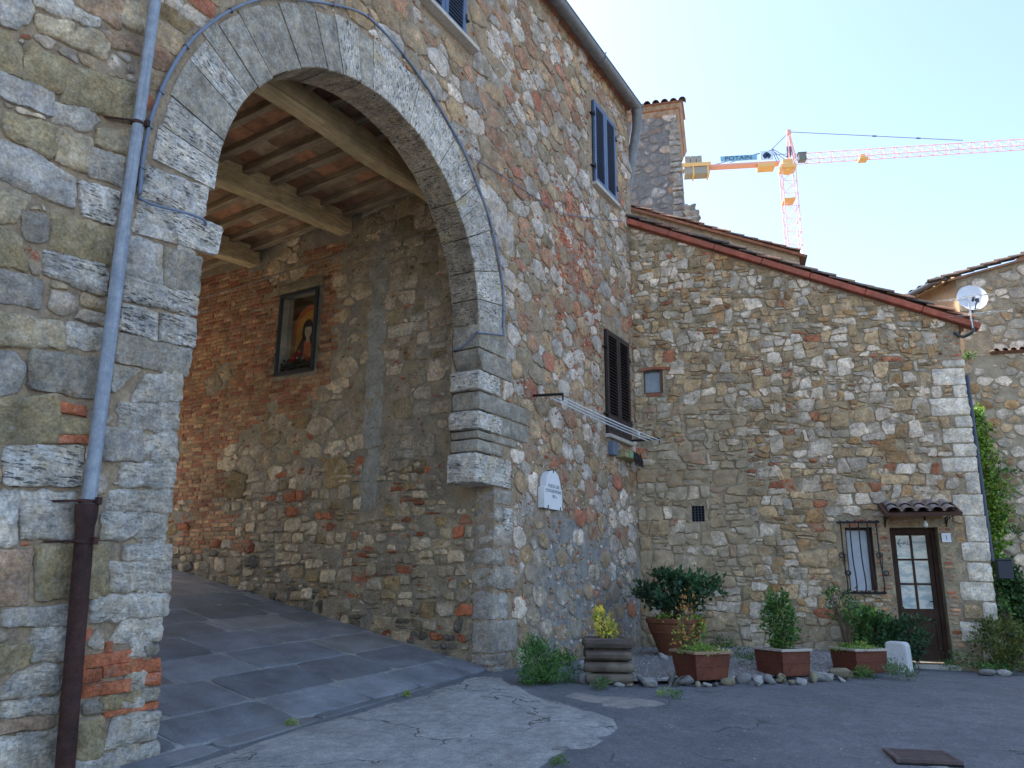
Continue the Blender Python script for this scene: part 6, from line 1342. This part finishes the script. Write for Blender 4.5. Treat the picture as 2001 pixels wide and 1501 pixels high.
# border stones
MBS = attr_mat('border_stone', .9, .4, 9, .05)
def boulder(px, py, wpx, hpx, col, label, dz=0.0):
    c = gp(px, py, dz); dist = (c-CAM)@FW; wd = wpx/FPX*dist/2; ht = hpx/FPX*dist; bm = bmesh.new()
    for _ in range(random.randint(13, 18)):
        d = np.random.normal(size=3); d /= np.max(np.abs(d))**.75*np.linalg.norm(d)**.25; bm.verts.new(d*random.uniform(.82, 1.0))
    r_ = bmesh.ops.convex_hull(bm, input=bm.verts[:]); bmesh.ops.delete(bm, geom=list({v for v in r_['geom_interior'] if isinstance(v, bmesh.types.BMVert)}), context='VERTS')
    bmesh.ops.bevel(bm, geom=bm.edges[:]+bm.verts[:], offset=.13, segments=2, affect='EDGES', clamp_overlap=True)
    bmesh.ops.triangulate(bm, faces=bm.faces[:]); bmesh.ops.recalc_face_normals(bm, faces=bm.faces[:])
    for v in bm.verts: v.co += Vector(np.random.uniform(-.025, .025, 3))
    me = bpy.data.meshes.new('border_stone'); bm.to_mesh(me); bm.free(); me.materials.append(MBS); me.polygons.foreach_set('use_smooth', [True]*len(me.polygons)); a = me.attributes.new('Col', 'FLOAT_COLOR', 'POINT'); cc = np.ones((len(me.vertices), 4), np.float32); cc[:, :3] = vary(col, .1); a.data.foreach_set('color', cc.ravel())
    o = bpy.data.objects.new('border_stone', me); COL.objects.link(o); o.scale = (wd, max(.06, wd*.7), ht*.58); o.location = (c[0]+.06, c[1]+.04, c[2]+ht*.44); o.rotation_euler = (random.uniform(-.15, .15), random.uniform(-.15, .15), math.atan2(c[1]-CAM[1], c[0]-CAM[0])-R(90)+random.uniform(-.3, .3)); tag(o, label, 'stone', 'border stones along the gravel bed')
GR_, TN, WH_, DKS = (.27, .265, .25), (.33, .29, .2), (.45, .44, .42), (.17, .165, .155)
for (zx, zy, wz, hz, c, lab) in (
 (293, 157, 60, 56, GR_, 'grey leaning boulder between the feathery bush and the log planter'), (424, 168, 54, 20, WH_, 'flat whitish stone lying in front of the log planter'), (468, 168, 34, 20, TN, 'small tan stone at the right foot of the log planter'),
 (533, 166, 106, 36, WH_, 'long pale block just right of the log planter'), (590, 150, 72, 26, WH_, 'pale flat stone behind the long pale block'), (640, 166, 48, 42, GR_, 'grey rounded stone left of the first terracotta trough'),
 (690, 165, 66, 42, GR_, 'squarish grey stone touching the first trough corner'), (736, 168, 28, 22, TN, 'tiny tan stone under the left of the first trough front'), (772, 168, 46, 18, WH_, 'low pale stone under the first trough front'),
 (803, 166, 30, 18, DKS, 'small dark stone under the right of the first trough front'), (852, 162, 64, 32, TN, 'tan stone at the right foot of the first trough'), (916, 156, 72, 46, GR_, 'big lumpy grey stone between first and middle trough'),
 (970, 164, 46, 48, WH_, 'upright pale stone with reddish foot left of the middle trough'), (1015, 158, 54, 40, GR_, 'grey stone leaning on the left side of the middle trough'), (1060, 154, 52, 40, TN, 'tan block in front of the middle trough corner'),
 (1100, 160, 34, 24, TN, 'small tan stone below the middle trough front'), (1141, 160, 54, 32, WH_, 'pale pointed stone below the middle trough front'), (1185, 152, 44, 44, TN, 'tan upright stone at the right foot of the middle trough'),
 (1228, 146, 84, 42, WH_, 'long pale slanting stone right of the middle trough'), (1293, 140, 118, 48, TN, 'largest long smooth boulder left of the trough nearest the bollard'), (1302, 147, 32, 20, WH_, 'small pale stone in front of the largest boulder'),
 (1478, 112, 44, 50, TN, 'rounded tan stone between the last trough and the bollard'), (1510, 118, 40, 38, GR_, 'grey stone at the left foot of the bollard'), (598, 62, 44, 28, WH_, 'round white stone on the gravel at the foot of the round pot'),
 (1868, 124, 80, 26, GR_, 'flat grey kerb stone in front of the corner shrub'), (1940, 126, 60, 28, WH_, 'pale block right of the corner shrub foot'), (280, 100, 50, 40, WH_, 'white stone against the wall behind the leaning boulder')):
    boulder(1000+zx/2, 1260+zy/2, wz/2, hz/2, c, lab, .14 if zy < 70 else 0)
# weeds at the edges
for (px, py, r, pal, lab) in ((1302, 1362, .08, LIME, 'pale green weed tuft at the asphalt edge before the first trough'), (1326, 1366, .07, FERN, 'low green weed beside the pale tuft on the asphalt edge'), (1732, 1318, .2, FERN, 'bushy weed between the last trough and the bollard'), (1766, 1330, .2, SAGE, 'grey green weed at the foot of the bollard'), (1690, 1328, .13, MID, 'low weed in front of the trough nearest the bollard'),
 (1600, 1272, .2, SAGE, 'weed on the gravel right of the middle trough'), (1462, 1298, .2, SAGE, 'sparse weed on the gravel between the first and middle trough'), (1882, 1312, .26, FERN, 'spreading weed at the right end of the door step'), (1950, 1318, .22, FERN, 'weed clump below the corner shrub'), (1173, 1348, .1, SAGE, 'tiny weed in front of the log planter'), (1415, 1270, .18, MID, 'weed at the wall behind the first trough'), (1095, 1496, .06, MID, 'grass tuft in the crack of the concrete edge'), (795, 1362, .05, LIME, 'tiny plant in the joint between paving and concrete'), (568, 1420, .05, LIME, 'tiny plant at the corner of a paving slab')):
    b_ = gp(px, py, .12 if py < 1300 else 0); plant('weed', lab, 'weed', b_, [((0, 0, r*.45), (r, r, r*.6), int(10+90*r), 11, .045 if r > .08 else .02, .009 if r > .08 else .005, pal, {'spread': .5, 'stem': False})], 'weeds along the edges')
# low pale wall at the right edge
m = MB(); 
for k, (u, h_) in enumerate(((6.35, .55), (6.9, .6), (7.5, .6))): block(m, offp(u, G(*offp(u, 0, -.5)[:2])+h_/2-.05, -.5), (.27, .2, h_/2), AXF, r=.05, n=6, amp=.015, col=vary((.5, .48, .44), .08), par=(.1, .15, .4))
tag(m.build('low_wall', MSF, None, True, angle=50), 'low pale stone parapet at the right edge behind the corner shrub', 'wall')
# drain cover
c4 = [gp(*p) for p in ((1738, 1466), (1846, 1471), (1866, 1497), (1756, 1500))]; cc = sum(c4)/4; ux = (c4[1]-c4[0]); Lx = np.linalg.norm(ux); ux /= Lx; uy = np.cross([0, 0, 1.], ux); Ly = abs((c4[3]-c4[0])@uy)
Lx = .44; Ly = .4
tag(patch('concrete_collar', [tuple((cc+ux*a*(Lx/2+.1)+uy*b*(Ly/2+.09))[:2]) for a, b in ((-1, -1), (1, -1), (1, 1), (-1, 1))], .012, MCONC, jit=.02), kind='structure')
dc = empty('drain_cover', tuple(cc+np.array([0, 0, .018])), math.atan2(ux[1], ux[0]), 'rusty iron drain grating set in the asphalt', 'drain cover'); MRD = rough_mat('rusty_grating', (.1, .08, .078), .35, 12, .003, (.13, .085, .07), 80, .7)
m = MB(); 
for (a, b, c, d) in ((-Lx/2, Lx/2, -Ly/2, -Ly/2+.03), (-Lx/2, Lx/2, Ly/2-.03, Ly/2), (-Lx/2, -Lx/2+.03, -Ly/2+.03, Ly/2-.03), (Lx/2-.03, Lx/2, -Ly/2+.03, Ly/2-.03)): m.bx(a, b, c, d, -.02, .012)
m.build('frame', MRD, dc); m = MB()
for k in range(15): x = -Lx/2+.045+k*(Lx-.09)/14; m.bx(x-.009, x+.009, -Ly/2+.03, Ly/2-.03, -.015, .008)
m.build('grating', MRD, dc); m = MB(); m.bx(-Lx/2, Lx/2, -Ly/2, Ly/2, -.05, -.012); m.build('pit', MDARK, dc)
